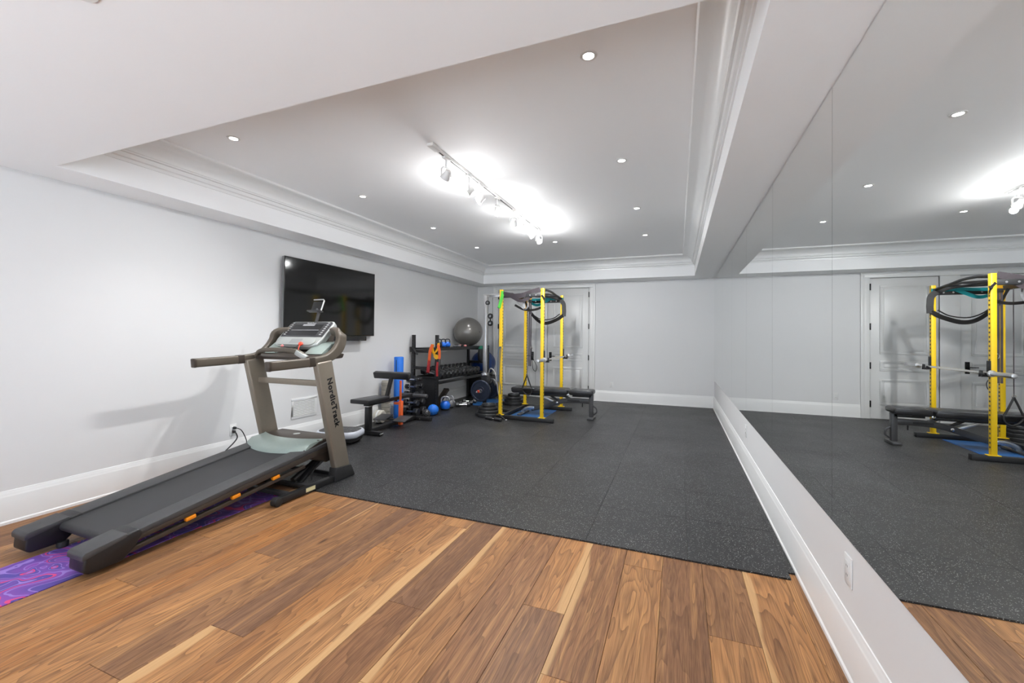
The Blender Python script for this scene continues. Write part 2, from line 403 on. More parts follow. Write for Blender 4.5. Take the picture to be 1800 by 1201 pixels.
# rubber tiles
mat_t = thing('rubber_flooring', 'black rubber gym flooring of square tiles flecked with grey', 'gym floor', (-1.8, 5.7, 0))
TS = .61
cols_ = [.617, .583, .062]
while cols_[-1]-TS > XL+.02: cols_.append(cols_[-1]-TS)
cols_.append(XL+.004)
rowsY = [2.725]
while rowsY[-1]+TS < YB-.02: rowsY.append(rowsY[-1]+TS)
rowsY.append(YB-.004)
tile_cache = {}
for ci in range(len(cols_)-1):
    for ri in range(len(rowsY)-1):
        x1, x0 = cols_[ci], cols_[ci+1]; y0, y1 = rowsY[ri], rowsY[ri+1]
        if ci == 0 and ri == 0: y0 += .07
        key = (round(x1-x0, 3), round(y1-y0, 3))
        if key not in tile_cache:
            w, l = (x1-x0)/2-.0004, (y1-y0)/2-.0004
            tile_cache[key] = M().rings([[(sx*(w-q), sy*(l-q), z) for sx, sy in ((-1,-1),(1,-1),(1,1),(-1,1))] for q, z in ((0,.0003),(0,ZR-.001),(.001,ZR))]).mesh('rubber_tile', smooth=False)
        link('rubber_tile', tile_cache[key], RUBBER, mat_t, ((x0+x1)/2+1.8, (y0+y1)/2-5.7, 0))

# walls
T = .12
struct('wall_left', M().box(XL-T, XL, YF, YB, 0, ZS+.5), WALL, smooth=False)
# right wall lower part (below the mirrors) and behind the mirrors
struct('wall_right', M().box(XR, XR+T, YF, YB, 0, ZS+.5), WALL, smooth=False)
D1 = (-3.742, -2.862); D2 = (-2.602, -1.716); DZ = 2.335
wb = M(); wb.box(XL, D1[0]-.02, YB, YB+T, 0, ZS+.5); wb.box(D1[1]+.02, D2[0]-.02, YB, YB+T, 0, DZ+.02); wb.box(D2[1]+.02, XR, YB, YB+T, 0, ZS+.5)
wb.box(D1[0]-.02, D2[1]+.02, YB, YB+T, DZ+.02, ZS+.5)
wb.box(XL, XR, YB+.055, YB+T, 0, ZS+.5)
struct('wall_back', wb, WALL, smooth=False)
# wall behind the viewer, with added unseen patio doors that let daylight in
wf = M(); wx0, wx1, wz = -4.15, .52, 2.38
wf.box(XL, wx0, YF-T, YF, 0, ZS+.5); wf.box(wx1, XR, YF-T, YF, 0, ZS+.5); wf.box(wx0, wx1, YF-T, YF, wz, ZS+.5)
struct('wall_front', wf, WALL, smooth=False)
win = struct('added_window_1', M().box(wx0, wx1, YF-.10, YF-.02, 0, .06).box(wx0, wx1, YF-.10, YF-.02, wz-.07, wz), TRIM, .003)
for i in range(4):
    xx = wx0+(wx1-wx0)*i/3
    part('added_window_frame', M().box(max(xx-.04, wx0), min(xx+.04, wx1), YF-.10, YF-.02, .06, wz-.07), TRIM, win, .003)
for i in range(3):
    xx = wx0+(wx1-wx0)*i/3
    part('added_glass_pane', M().box(xx+.045, xx+(wx1-wx0)/3-.045, YF-.063, YF-.057, .06, wz-.07), GLASS, win, smooth=False)

# added unseen patio, pale and sunlit to bounce light up onto the ceilings
struct('added_patio_slab', M().box(-14, 10, -16, YF-T, -.25, -.06), mat('bounce_paving', (.80,.80,.80), .8, var=.05, scale=2), smooth=False)

# ceiling: tray top, low soffit around it, fascia and crown
ceil = struct('ceiling', M().box(XTL-.05, XTR+.05, YTF-.05, YTB+.05, ZC, ZC+.1), CEIL, smooth=False)
sf = M()
sf.box(XL-T, XTL, YF-T, YB+T, ZS, ZC+.05); sf.box(XTR, XR+T, YF-T, YB+T, ZS, ZC+.05)
sf.box(XTL, XTR, YF-T, YTF, ZS, ZC+.05); sf.box(XTL, XTR, YTB, YB+T, ZS, ZC+.05)
struct('soffit', sf, CEIL, parent=ceil, smooth=False)
prof = [(-.004,2.618),(.010,2.618),(.012,2.642),(.028,2.648),(.034,2.662),(.034,2.676),(.050,2.680),(.050,2.690)]
for i in range(9):
    an = PI/2*i/8; prof.append((.056+.128*(1-math.cos(an)), 2.696+.092*math.sin(an)))
prof += [(.196,2.790),(.205,2.797),(.205,2.8155),(-.004,2.8155)]
cr = M()
cr.rings([[(XTL+o if sx < 0 else XTR-o, YTF+o if sy < 0 else YTB-o, z) for o, z in prof] for sx, sy in ((-1,-1),(1,-1),(1,1),(-1,1))], closed=True)
struct('trim_1', cr, TRIM, angle=25)

# baseboards
bprof = [(0,0),(.022,0),(.022,.018),(.016,.026),(.015,.185),(.013,.192),(.010,.198),(.010,.206),(.006,.214),(.004,.226),(0,.228)]
def baseboard(name, p, q, nrm):
    p, q, n_ = Vector(p), Vector(q), Vector(nrm)
    m = M(); m.rings([[c+n_*o+V(0,0,z) for o, z in bprof] for c in (p, q)])
    return struct(name, m, TRIM, angle=30)
baseboard('baseboard_left', (XL, YF, 0), (XL, YB, 0), (1,0,0))
baseboard('baseboard_right', (XR, YF, 0), (XR, YB, 0), (-1,0,0))
baseboard('baseboard_back', (D2[1]+.135, YB, 0), (XR, YB, 0), (0,-1,0))
baseboard('baseboard_corner', (XL, YB, 0), (D1[0]-.135, YB, 0), (0,-1,0))

# doors, casings
def casing(name, boxes):
    m = M()
    for bx in boxes: m.box(*bx)
    return struct(name, m, TRIM, .004)
casing('trim_2', [(D2[1]+.006, D2[1]+.10, YB-.020, YB, 0, DZ+.0095), (D2[1]+.085, D2[1]+.135, YB-.034, YB, 0, DZ+.074)])
casing('trim_3', [(D1[0]-.10, D1[0]-.006, YB-.020, YB, 0, DZ+.0095), (D1[0]-.135, D1[0]-.085, YB-.034, YB, 0, DZ+.074)])
casing('trim_4', [(D1[0]-.0995, D2[1]+.0995, YB-.020, YB, DZ+.010, DZ+.080), (D1[0]-.135, D2[1]+.135, YB-.034, YB, DZ+.075, DZ+.1055)])
casing('trim_5', [(D1[1]+.006, D2[0]-.006, YB-.014, YB, 0, DZ+.0095)])
def door(name, x0, x1, hinge_x, handle_x, sgn):
    yf = YB+.006
    d = struct(name, M().box(x0+.003, x1-.003, yf, yf+.04, .012, DZ), DOORP, .002)
    xa, xb = x0+.13, x1-.13
    for z0, z1 in ((1.079, 2.219), (.803, .971), (.241, .672)):
        fr = M()
        for (ax0, ax1, az0, az1) in ((xa, xb, z0, z0+.03), (xa, xb, z1-.03, z1), (xa, xa+.03, z0+.03, z1-.03), (xb-.03, xb, z0+.03, z1-.03)):
            fr.box(ax0, ax1, yf-.015, yf+.004, az0, az1)
        struct('panel_moulding', fr, DOORP, .004, parent=d)
        struct('panel', M().box(xa+.055, xb-.055, yf-.009, yf+.004, z0+.055, z1-.055), DOORP, .007, parent=d)
    for z in (2.195, 1.535, .888, .253):
        struct('hinge', M().box(hinge_x-.010, hinge_x+.010, YB-.026, yf+.002, z-.055, z+.055), DARK, .003, parent=d)
    h = struct('handle', M().box(handle_x-.028, handle_x+.028, yf-.012, yf+.001, .80, .985), DARK, .003, parent=d)
    struct('lever', M().cyl((handle_x, yf-.01, .90), (handle_x, yf-.055, .90), .011).beam((handle_x-.012*sgn, yf-.055, .90), (handle_x+.11*sgn, yf-.055, .90), .018, .014), DARK, .003, parent=h)
door('door_1', D1[0], D1[1], D1[0]-.004, -2.940, -1)
door('door_2', D2[0], D2[1], D2[1]+.004, -2.535, 1)

# mirror panels
seams = [YB-.004, 7.20, 5.955, 4.762, 3.519, 2.2515, 1.005, -.24, -1.49]
places = ['in the corner by the white back wall', 'second from the back wall', 'third from the back wall', 'fourth from the back wall', 'fifth from the back wall',
          'sixth from the back wall', 'seventh from the back wall', 'eighth from the back wall', 'ninth from the back wall']
for i in range(8):
    y1, y0 = seams[i]-.0012, seams[i+1]+.0012
    mt = thing('wall_mirror', 'tall frameless mirror panel, '+places[i], 'mirror', (XR-.006, (y0+y1)/2, .526), 0, 'mirror panels along the wall')
    fx = XR-.006
    part('mirror_glass', M().box(fx, fx+.0012, y0, y1, .526, ZS-.004), MIRROR, mt, smooth=False)
    part('mirror_edge', M().box(fx+.0013, XR-.0003, y0, y1, .524, ZS-.002), MEDGE, mt, smooth=False)

# outlets and vent
def outlet(label, c, nrm, w=.072, h=.118):
    n_ = Vector(nrm); s_ = V(0,0,1).cross(n_); c = Vector(c)
    o = thing('wall_outlet', label, 'outlet', c)
    part('cover_plate', M().obox(c+n_*.003, (w, h, .006), s_, (0,0,1)), PLATEW, o, .002)
    part('socket_insert', M().obox(c+n_*.006, (w*.5, h*.6, .004), s_, (0,0,1)), PLATEW, o, .0015)
    for dz in (-.018, .018):
        sl = M()
        for ds in (-.006, .006): sl.obox(c+n_*.0083+s_*ds+V(0,0,dz), (.002, .008, .001), s_, (0,0,1))
        part('slot', sl, SLOT, o, smooth=False)
    return o
outlet('white wall outlet below the mirrors near the wooden floor end', (XR, 2.072, .400), (-1,0,0))
outlet('white wall outlet below the mirrors farther along the rubber floor', (XR, 4.78, .400), (-1,0,0))
outlet('white wall outlet on the back wall right of the doors', (-1.243, YB, .350), (0,-1,0))
outlet('white wall outlet behind the treadmill with plugs in it', (XL, 3.035, .325), (1,0,0))

vt = thing('air_vent', 'white slatted air vent low on the wall behind the treadmill', 'vent', (XL, 3.93, .30))
vm = M(); y0, y1, z0, z1 = 3.742, 4.118, .302, .545
vm.box(XL, XL+.008, y0, y1, z0, z0+.028).box(XL, XL+.008, y0, y1, z1-.028, z1).box(XL, XL+.008, y0, y0+.03, z0+.028, z1-.028).box(XL, XL+.008, y1-.03, y1, z0+.028, z1-.028)
part('vent_frame', vm, TRIM, vt, .002)
part('vent_back', M().box(XL, XL+.001, y0+.03, y1-.03, z0+.028, z1-.028), mat('vent_shadow', (.16,.16,.16), .7), vt, smooth=False)
for i in range(13):
    z = z0+.036+i*.0145
    part('slat', M().beam((XL+.006, y0+.03, z), (XL+.006, y1-.03, z), .010, .0035, up=(.75,0,.66)), TRIM, vt, smooth=False)

# ------------------------------------------------------------------ recessed lights
def downlight(x, y, z, label, power=P_DOWN):
    d = thing('recessed_light', label, 'ceiling light', (x, y, z), 0, 'recessed ceiling lights')
    part('trim_ring', M().lathe([(.028, 0), (.030, -.005), (.044, -.004), (.046, 0)], (x, y, z), n=28), TRACKW, d)
    part('lens', M().lathe([(0, -.0008), (.029, -.0008), (.029, -.0030), (0, -.0034)], (x, y, z), n=24), LENS, d)
    ld = bpy.data.lights.new('recessed_light_glow', 'SPOT'); ld.energy = power*6; ld.spot_size = math.radians(110); ld.spot_blend = .9; ld.shadow_soft_size = .03
    ld.color = (.985, .99, 1.0)
    lo = bpy.data.objects.new('recessed_light_glow', ld); COL.objects.link(lo); lo.parent = d; lo.location = (0, 0, -.012)
rows = [2.221, 3.65, 5.065, 6.44]
rn = ['farthest from the doors', 'third from the doors', 'second from the doors', 'nearest the doors']
for i, y in enumerate(rows):
    downlight(-.448, y, ZC, 'small round recessed light on the mirror side, '+rn[i])
    downlight(-3.175, y, ZC, 'small round recessed light on the television side, '+rn[i])
downlight(-1.81, 6.45, ZC, 'small round recessed light past the far end of the track')
downlight(-1.837, .762, ZS, 'small recessed light in the low ceiling outside the tray')

# track light
TX = -1.795
tr = thing('track_rail', 'long white ceiling track with dark slots holding the spotlights', 'track light', (TX, 4.3, ZC))
part('rail', M().box(TX-.018, TX+.018, 2.90, 5.74, ZC-.022, ZC-.0003), TRACKW, tr, .002)
part('power_box', M().box(TX-.028, TX+.028, 2.80, 2.92, ZC-.026, ZC-.0003), TRACKW, tr, .004)
part('slot', M().box(TX-.005, TX+.005, 2.94, 5.72, ZC-.0235, ZC-.0215), SLOT, tr, smooth=False)
heads = [(3.05, (-.55,.25,-.55), 0), (3.46, (-.66,-.42,-.62), 2.0), (3.70, (-.64,-.48,-.60), 1.5), (4.12, (.62,-.25,-.70), 1.75), (4.60, (-.30,.70,-.65), 1.3), (4.93, (.75,.1,-.55), 1.75), (5.24, (.45,.75,-.5), 1.7), (5.58, (.10,.80,-.60), 1.7)]
hn = ['first from the near end, unlit and turned sideways', 'second from the near end', 'third from the near end', 'fourth from the near end', 'fifth from the near end', 'sixth from the near end, tilted outward', 'seventh from the near end', 'last at the door end']
for i, (y, d, lit) in enumerate(heads):
    zt = ZC-.0225
    h = thing('track_spotlight', 'white gimbal spotlight on the ceiling track, '+hn[i], 'spotlight', (TX, y, zt), 0, 'spotlights on the ceiling track')
    d = Vector(d).normalized(); c = V(TX, y, zt-.150)
    part('adapter', M().box(TX-.016, TX+.016, y-.045, y+.045, zt-.016, zt-.0002).cyl((TX, y, zt-.016), (TX, y, zt-.085), .008, n=10), TRACKW, h, .002)
    s_ = V(0,0,1).cross(d).normalized()
    yk = M(); yk.sweep([c+s_*.046, c+s_*.046+V(0,0,.05), c+s_*.03+V(0,0,.068), c-s_*.03+V(0,0,.068), c-s_*.046+V(0,0,.05), c-s_*.046], .018, .004, d.cross(s_))
    part('yoke', yk, TRACKW, h)
    part('lamp_housing', M().lathe([(.012,-.052),(.024,-.05),(.028,-.02),(.040,.012),(.042,.026),(.037,.026),(.035,.016),(.0,.014)], c, d, n=24), TRACKW, h)
    part('lens', M().lathe([(0,.0145),(.0345,.0165),(.030,.021),(0,.024)], c, d, n=24), LENS if lit else GREYK, h)
    if lit:
        ld = bpy.data.lights.new('track_glow', 'POINT'); ld.energy = P_TRACK; ld.shadow_soft_size = .03; ld.color = (.98,.99,1.0)
        lo = bpy.data.objects.new('track_glow', ld); COL.objects.link(lo); lo.parent = h; lo.location = c+d*.06-V(0,0,.01)-V(TX, y, zt)
        ld = bpy.data.lights.new('track_beam', 'SPOT'); ld.energy = P_TRACK_SPOT*lit; ld.spot_size = math.radians(78 if i in (1, 2) else 95); ld.spot_blend = .8; ld.shadow_soft_size = .02; ld.color = (.98,.99,1.0)
        lo = bpy.data.objects.new('track_beam', ld); COL.objects.link(lo); lo.parent = h; lo.location = c+d*.055-V(TX, y, zt)
        lo.rotation_mode = 'QUATERNION'; lo.rotation_quaternion = d.to_track_quat('-Z', 'Y')
#@@OBJECTS
# ------------------------------------------------------------------ television and sound bar
tv = thing('television', 'large flat black television mounted on the white wall', 'television', (XL, 4.333, 1.30))
part('casing', M().box(XL+.030, XL+.066, 3.558, 5.112, 1.302, 2.218), TVSIDE, tv, .003)
part('wall_mount', M().box(XL, XL+.031, 4.0, 4.7, 1.55, 1.95), BLACK, tv, .003)
part('bezel', M().box(XL+.0655, XL+.070, 3.556, 5.114, 1.300, 2.220), BEZEL, tv, .002)
part('screen', M().box(XL+.0698, XL+.0712, 3.566, 5.104, 1.312, 2.210), SCREEN, tv, smooth=False)
sb = thing('sound_bar', 'slim black sound bar mounted under the television', 'sound bar', (XL, 4.37, 1.245))
part('bar_body', M().box(XL+.012, XL+.105, 3.86, 4.912, 1.232, 1.298), BLACKG, sb, .008)
part('bracket', M().box(XL, XL+.013, 4.2, 4.6, 1.25, 1.285), BLACK, sb)
part('speaker_grille', M().box(XL+.1045, XL+.1065, 3.88, 4.892, 1.240, 1.290), RUBB, sb)

# ------------------------------------------------------------------ treadmill
TL = (-3.27, 2.2, 0)
tm = thing('treadmill', 'grey and black folding treadmill with inclined deck and console', 'treadmill', TL)
def zt(y): return .147+.128*(y-1.275)
RX, LX = -2.905, -3.64
RI, LI = -3.045, -3.50
d_ = V(0, 1, .128).normalized(); nu = V(0, -.128, 1).normalized()
# running belt: a flat loop over a rear roller
bl = []
pr = [(3.0, -.012), (1.44, -.012)]
yr, zr = 1.44, zt(1.44)-.012-.028
loop = [(3.0, zt(3.0)-.012)]+[(yr+.028*math.cos(an), zr+.028*math.sin(an)) for an in [PI/2+PI*i/10 for i in range(11)]]+[(3.0, zt(3.0)-.07)]
m = M(); m.prism([(y, z) for y, z in loop], 'x', LI+.004, RI-.004)
part('running_belt', m, BELT, tm, angle=40)
# deck chassis, shadow-dark below the belt
m = M(); m.prism([(1.50, zt(1.5)-.072), (3.02, zt(3.02)-.072), (3.02, zt(3.02)-.12), (1.50, zt(1.5)-.105)], 'x', LI, RI)
part('deck', m, BLACK, tm, .003)
for nm, xo, xi, s_ in (('r', RX, RI, 1), ('l', LX, LI, -1)):
    lo, hi = min(xo, xi), max(xo, xi)
    m = M(); m.prism([(1.50, zt(1.5)), (2.98, zt(2.98)), (2.98, zt(2.98)-.035), (1.50, zt(1.5)-.035)], 'x', lo, hi)
    part('foot_rail', m, RAILM, tm, .006)
    m = M(); m.prism([(1.50, zt(1.5)-.034), (3.05, zt(3.05)-.034), (3.05, zt(3.05)-.085), (1.50, zt(1.5)-.062)], 'x', min(xo, xo-s_*.03)+.0, max(xo, xo-s_*.03))
    part('side_frame', m, TAUPED, tm, .004)
    # rear end cap
    m = M(); m.prism([(1.275, zt(1.275)-.002), (1.52, zt(1.52)+.005), (1.54, zt(1.54)-.03), (1.50, .085), (1.44, .032), (1.29, .030), (1.268, .05)], 'x', lo-.004, hi+.004)
    ec = part('rear_end_cap', m, BLACK, tm, .012, seg=3)
    m = M(); m.prism([(1.262, zt(1.262)-.006), (1.275, zt(1.275)+.005), (1.46, zt(1.46)+.0085), (1.46, zt(1.46)-.015), (1.262, zt(1.262)-.035)], 'x', lo-.0055, hi+.0055)
    part('cap_cover', m, RAILM, ec, .006)
    part('rear_foot', M().cyl((xi, 1.43, .0052), (xi, 1.43, .04), .028, n=14), RUBB, tm, .004)
    # lower support bar with amber bumpers
    m = M(); m.beam((xo-s_*.02, 1.47, .070), (xo-s_*.02, 2.70, .205), .030, .028)
    part('support_bar', m, TAUPED, tm, .003)
    for yy in (1.80, 2.10, 2.42):
        zz = .070+(.205-.070)*(yy-1.47)/(2.70-1.47)+.026
        part('bumper', M().obox((xo-s_*.012, yy, zz), (.030, .062, .026), (1,0,0), d_), AMBER, tm, .006)
# motor hood
m = M(); hx0, hx1 = LX+.02, RX-.02
m.prism([(2.70, zt(2.70)+.006), (2.86, .388), (3.06, .392), (3.12, .360), (3.12, .20), (2.95, .17), (2.70, zt(2.7)-.05)], 'x', hx0, hx1)
hood = part('motor_hood', m, TAUPED, tm, .014, seg=3)
part('hood_badge', M().lathe([(0, 0), (.030, 0), (.030, .002), (0, .002)], (-3.30, 2.955, .391), (0, -.02, 1), n=20), SILV, hood)
# silver-green curved band across the rear of the hood (bows toward the runner)
R_ = []
for i in range(17):
    u = -1+2*i/16; x = (LX+RX)/2-.005+u*.352; bow = .075*(u*u)-.012
    y0 = 2.625+bow*1.3; y1 = y0+.17
    zb = zt(y0)-.010
    R_.append([(x, y0, zb), (x, y0+.012, zb+.026), (x, y0+.05, zb+.055), (x, y1, .400-.014*u*u), (x, y1+.02, .394), (x, y1+.02, .30), (x, y0+.02, zb-.01)])
m = M(); m.rings(R_); part('hood_band', m, SAGE, tm, angle=45)
# uprights
for s_, xo in ((1, -2.82), (-1, -3.72)):
    lo, hi = min(xo, xo-s_*.062), max(xo, xo-s_*.062)
    quad = [(2.957, .09), (3.128, .09), (2.890, 1.095), (2.722, 1.075)]
    m = M(); m.prism(quad, 'x', lo, hi)
    up = part('upright', m, TAUPE, tm, .012, seg=3)
    m = M(); m.prism([(2.945, .135), (3.128, .12), (3.180, .012), (2.93, .012)], 'x', lo-.012, hi+.012)
    part('foot_cap', m, RUBB, tm, .008)
    if s_ > 0:
        cu = bpy.data.curves.new('lettering', 'FONT'); cu.body = 'NordicTrack'; cu.size = .100; cu.space_character = 1.12; cu.extrude = .0006; cu.offset = .0040; cu.align_x = 'LEFT'
        to = bpy.data.objects.new('tmp', cu); COL.objects.link(to); bpy.context.view_layer.update()
        me = bpy.data.meshes.new_from_object(to.evaluated_get(bpy.context.evaluated_depsgraph_get())); bpy.data.objects.remove(to)
        xs = [v.co.x for v in me.vertices]; k = .455/(max(xs)-min(xs))
        ex = V(0, .2365, -1.0).normalized(); ey = V(0, 1.0, .2365).normalized(); ez = V(1, 0, 0)
        st = V(-2.8195, 2.832, .935)
        for v in me.vertices: v.co = st+ex*v.co.x*k+ey*v.co.y*k+ez*v.co.z-Vector(TL)-V(0,0,0)
        me.materials.clear(); me.materials.append(BLACKG)
        for v in me.vertices: pass
        tx = link('lettering', me, BLACKG, up); tx['label'] = 'black brand lettering'
# cross bar
part('cross_bar', M().box(-3.70, -2.86, 2.835, 2.875, .862, .912), TAUPE, tm, .006)
# base frame
for xo in (-2.85, -3.69):
    part('base_rail', M().box(xo-.025, xo+.025, 2.36, 3.10, .012, .062), BLACK, tm, .004)
    part('base_wheel', M().cyl((xo-.028, 2.375, .034), (xo+.028, 2.375, .034), .034, n=20), RUBB, tm, .004)
part('warning_label', M().box(-2.8248, -2.8240, 2.63, 2.725, .022, .055), STICK, tm, smooth=False)
for yy, mt_ in ((2.52, STEEL), (2.72, STEEL), (3.06, BLACK)):
    part('base_crossbar', M().box(-3.67, -2.87, yy-.018, yy+.018, .018, .052), mt_ if mt_ is BLACK else GREYF, tm, .003)
part('lift_arm', M().beam((-3.0, 2.72, .05), (-3.0, 3.0, .24), .045, .03), BLACK, tm, .004)
part('lift_motor', M().cyl((-3.05, 2.70, .07), (-3.05, 3.0, .20), .026), BLACK, tm)
part('power_cable', M().tube(smooth_path([(-2.96, 2.98, .22), (-2.93, 2.90, .19), (-2.95, 2.82, .13), (-2.95, 2.80, .05)], 5), .006), RUBB, tm)
# handle arms: bar toward the runner, looping up at the front to the console
for s_, xo, xe in ((1, -2.862, -3.03), (-1, -3.70-.012, -3.56)):
    ctr = smooth_path([(xo, 2.30, 1.072), (xo, 2.52, 1.078), (xo, 2.74, 1.088), (xo, 2.88, 1.115), (xo, 2.985, 1.180), (xo-s_*.006, 3.035, 1.255), (xo-s_*.03, 3.05, 1.325), (xe, 3.095, 1.352)], 6)
    n_ = len(ctr); hs = [.074+.024*min(1, max(0, (i/n_-.38)/.2))-.03*max(0, (i/n_-.8)/.2) for i in range(n_)]
    m = M(); m.sweep(ctr, .050, hs, V(1,0,0)); arm = part('handle_arm', m, ARMM, tm, .012, seg=3)
    m = M(); m.sweep([(xo, 2.285, 1.070), (xo, 2.31, 1.072)], .052, .076, V(1,0,0)); part('grip_end', m, TAUPED, arm, .008)
    m = M(); m.sweep([(xo, 2.66, 1.083), (xo, 2.72, 1.086)], .053, .078, V(1,0,0)); part('grip_collar', m, TAUPED, arm, .005)
# centre tray between the arms, pulse grips
m = M()
gp = smooth_path([(-3.68, 2.83, 1.10), (-3.60, 2.80, 1.155), (-3.46, 2.79, 1.175), (-3.20, 2.79, 1.172), (-3.10, 2.80, 1.150), (-3.03, 2.83, 1.095), (-2.90, 2.86, 1.09)], 5)
m.sweep(gp, .035, .040, V(0, 1, 0)); part('pulse_bar', m, ARMM, tm, .008)
m = M(); m.sweep([(-3.135, 2.787, 1.162), (-3.04, 2.815, 1.105)], .037, .046, V(0,1,0)); part('pulse_sensor', m, SILV, tm, .006)
m = M(); m.prism([(2.80, 1.085), (3.10, 1.10), (3.12, 1.14), (2.95, 1.16), (2.80, 1.115)], 'x', -3.66, -2.90); part('console_tray', m, TAUPED, tm, .01)
m = M(); m.prism([(2.86, 1.14), (3.10, 1.135), (3.10, 1.25), (2.99, 1.235)], 'x', -3.13, -2.93); part('bottle_holder', m, SAGE, tm, .01)
m = M(); m.prism([(2.86, 1.14), (3.10, 1.135), (3.10, 1.25), (2.99, 1.235)], 'x', -3.65, -3.50); part('bottle_holder', m, SAGE, tm, .01)
# console slab, tilted toward the runner
cb, ct = V(-3.33, 2.930, 1.212), V(-3.33, 3.165, 1.447)
eY = (ct-cb).normalized(); eX = V(1,0,0); eN = eX.cross(eY)     # eN points to the runner, up
def con(m_, poly, n0, n1):
    """polygon (x, along) extruded along the console normal"""
    k = len(poly)
    P = [cb+eX*u+eY*v+eN*n0 for u, v in poly]+[cb+eX*u+eY*v+eN*n1 for u, v in poly]
    return m_.add(P, [tuple(range(k))[::-1], tuple(range(k, 2*k))]+[(i, (i+1) % k, k+(i+1) % k, k+i) for i in range(k)])
Hc = (ct-cb).length
body = [(-.265,.020),(-.20,-.005),(.20,-.005),(.265,.020),(.285,.09),(.280,Hc-.03),(.25,Hc),(-.25,Hc),(-.280,Hc-.03),(-.285,.09)]
cn = part('console', con(M(), body, -.055, 0), SILV, tm, .012, seg=3)
part('display_panel', con(M(), [(-.262,.115),(.262,.115),(.266,Hc-.035),(.24,Hc-.014),(-.24,Hc-.014),(-.266,Hc-.035)], -.002, .003), LCD, cn, .002)
part('screen_window', con(M(), [(-.20,.135),(.17,.135),(.17,Hc-.05),(-.20,Hc-.05)], .0028, .004), BLACKG, cn, smooth=False)
part('display_stripe', con(M(), [(-.19,.20),(.16,.20),(.16,.206),(-.19,.206)], .0038, .0046), KEYS, cn, smooth=False)
part('display_readout', con(M(), [(-.09,.262),(.06,.262),(.06,.285),(-.09,.285)], .0038, .0046), KEYS, cn, smooth=False)
for i in range(7):
    for u in (-.232, .218):
        part('key', con(M(), rrect(.020, .010, .004, 2) and [(u+p, .145+i*.026+q) for p, q in rrect(.026, .012, .004, 2)], .0025, .005), KEYS, cn, smooth=False)
part('fan_panel', con(M(), [(p, .050+q) for p, q in rrect(.46, .095, .045, 6)], -.002, .012), SILV, cn, .005)
for i in range(9):
    part('fan_slat', con(M(), [(-.07, .022+i*.0065), (.07, .022+i*.0065), (.07, .0245+i*.0065), (-.07, .0245+i*.0065)], .0115, .0135), KEYS, cn, smooth=False)
cu = bpy.data.curves.new('lettering', 'FONT'); cu.body = 'NordicTrack'; cu.size = .022; cu.extrude = .0004; cu.align_x = 'CENTER'
to = bpy.data.objects.new('tmp', cu); COL.objects.link(to); bpy.context.view_layer.update()
me = bpy.data.meshes.new_from_object(to.evaluated_get(bpy.context.evaluated_depsgraph_get())); bpy.data.objects.remove(to)
for v in me.vertices: v.co = cb+eX*v.co.x+eY*(v.co.y+Hc-.040)+eN*(.0042+v.co.z)-Vector(TL)
me.materials.clear(); link('lettering', me, WHITEV, cn)
m = M(); m.prism([(2.98, 1.13), (3.14, 1.14), (3.20, 1.36), (3.10, 1.30)], 'x', -3.52, -3.08); part('console_mast', m, TAUPED, tm, .015)
# safety key and clip
kk = part('safety_key', M().lathe([(0,0),(.020,0),(.022,.008),(.016,.02),(0,.022)], cb+eX*.10+eY*(.005)+eN*.012, eN, n=16), RED, tm)
part('key_clip', M().tube(smooth_path([cb+eX*.10+eN*.02, V(-3.19, 2.86, 1.185), V(-3.17, 2.86, 1.16)], 4), .004), RED, kk)
part('key_cord', M().tube(smooth_path([cb+eX*.09+eN*.02, V(-3.27, 2.88, 1.19), V(-3.36, 2.89, 1.195), V(-3.42, 2.90, 1.205)], 5), .0025), BLACK, kk)
part('cord_clip', M().lathe([(0,0),(.015,0),(.012,.012),(0,.014)], (-3.44, 2.905, 1.205), eN, n=12), PINK, kk)
# tablet holder above the console
hb = V(-3.30, 3.165, 1.44)
th = part('holder_post', M().beam(hb, hb+V(0,.03,.10), .022, .022).beam(hb+V(0,.03,.09), hb+V(-.015,.015,.135), .016, .016), GREYF, tm, .004)
h0 = V(-3.345, 3.20, 1.545); hx = V(1, .0, .0); hy = V(0, .35, .94).normalized(); hn_ = hx.cross(hy)
m = M(); m.obox(h0+hy*.05, (.130, .115, .010), hx, hy); part('holder_back', m, BLACK, th, .004)
m = M(); m.obox(h0-hy*.002+hn_*.012, (.175, .012, .045), hx, hy); part('holder_ledge', m, GREYF, th, .003)
m = M(); m.tube([h0+hx*.075+hn_*.01, h0+hx*.078+hy*.11+hn_*.01, h0+hx*.062+hy*.124+hn_*.01, h0-hx*.06+hy*.124+hn_*.01], .007); part('holder_clamp', m, STEEL, th)

# power cords from the outlet
def cord(label, pts, r_, mt_):
    o = thing('mains_lead', label, 'cord', pts[0], 0)
    part('cable', M().tube(smooth_path(pts, 6), r_), mt_, o)
    part('plug', M().obox(Vector(pts[0])+V(.018,0,0), (.032, .022, .026)), mt_, o, .004)
    return o
cord('black power cord plugged in at the top of the outlet behind the treadmill', [(XL+.008, 3.035, .345), (XL+.05, 3.045, .343), (XL+.055, 3.09, .31), (XL+.05, 3.14, .22), (XL+.05, 3.15, .16), (XL+.06, 3.12, .08), (XL+.08, 3.11, .02)], .0045, RUBB)
cord('black power cord with grey adapter running from the outlet toward the treadmill', [(XL+.008, 3.030, .308), (XL+.05, 3.03, .30), (XL+.06, 3.04, .25), (XL+.06, 3.0, .20), (XL+.06, 2.90, .12), (XL+.08, 2.86, .05), (XL+.10, 2.83, .018)], .006, RUBB)

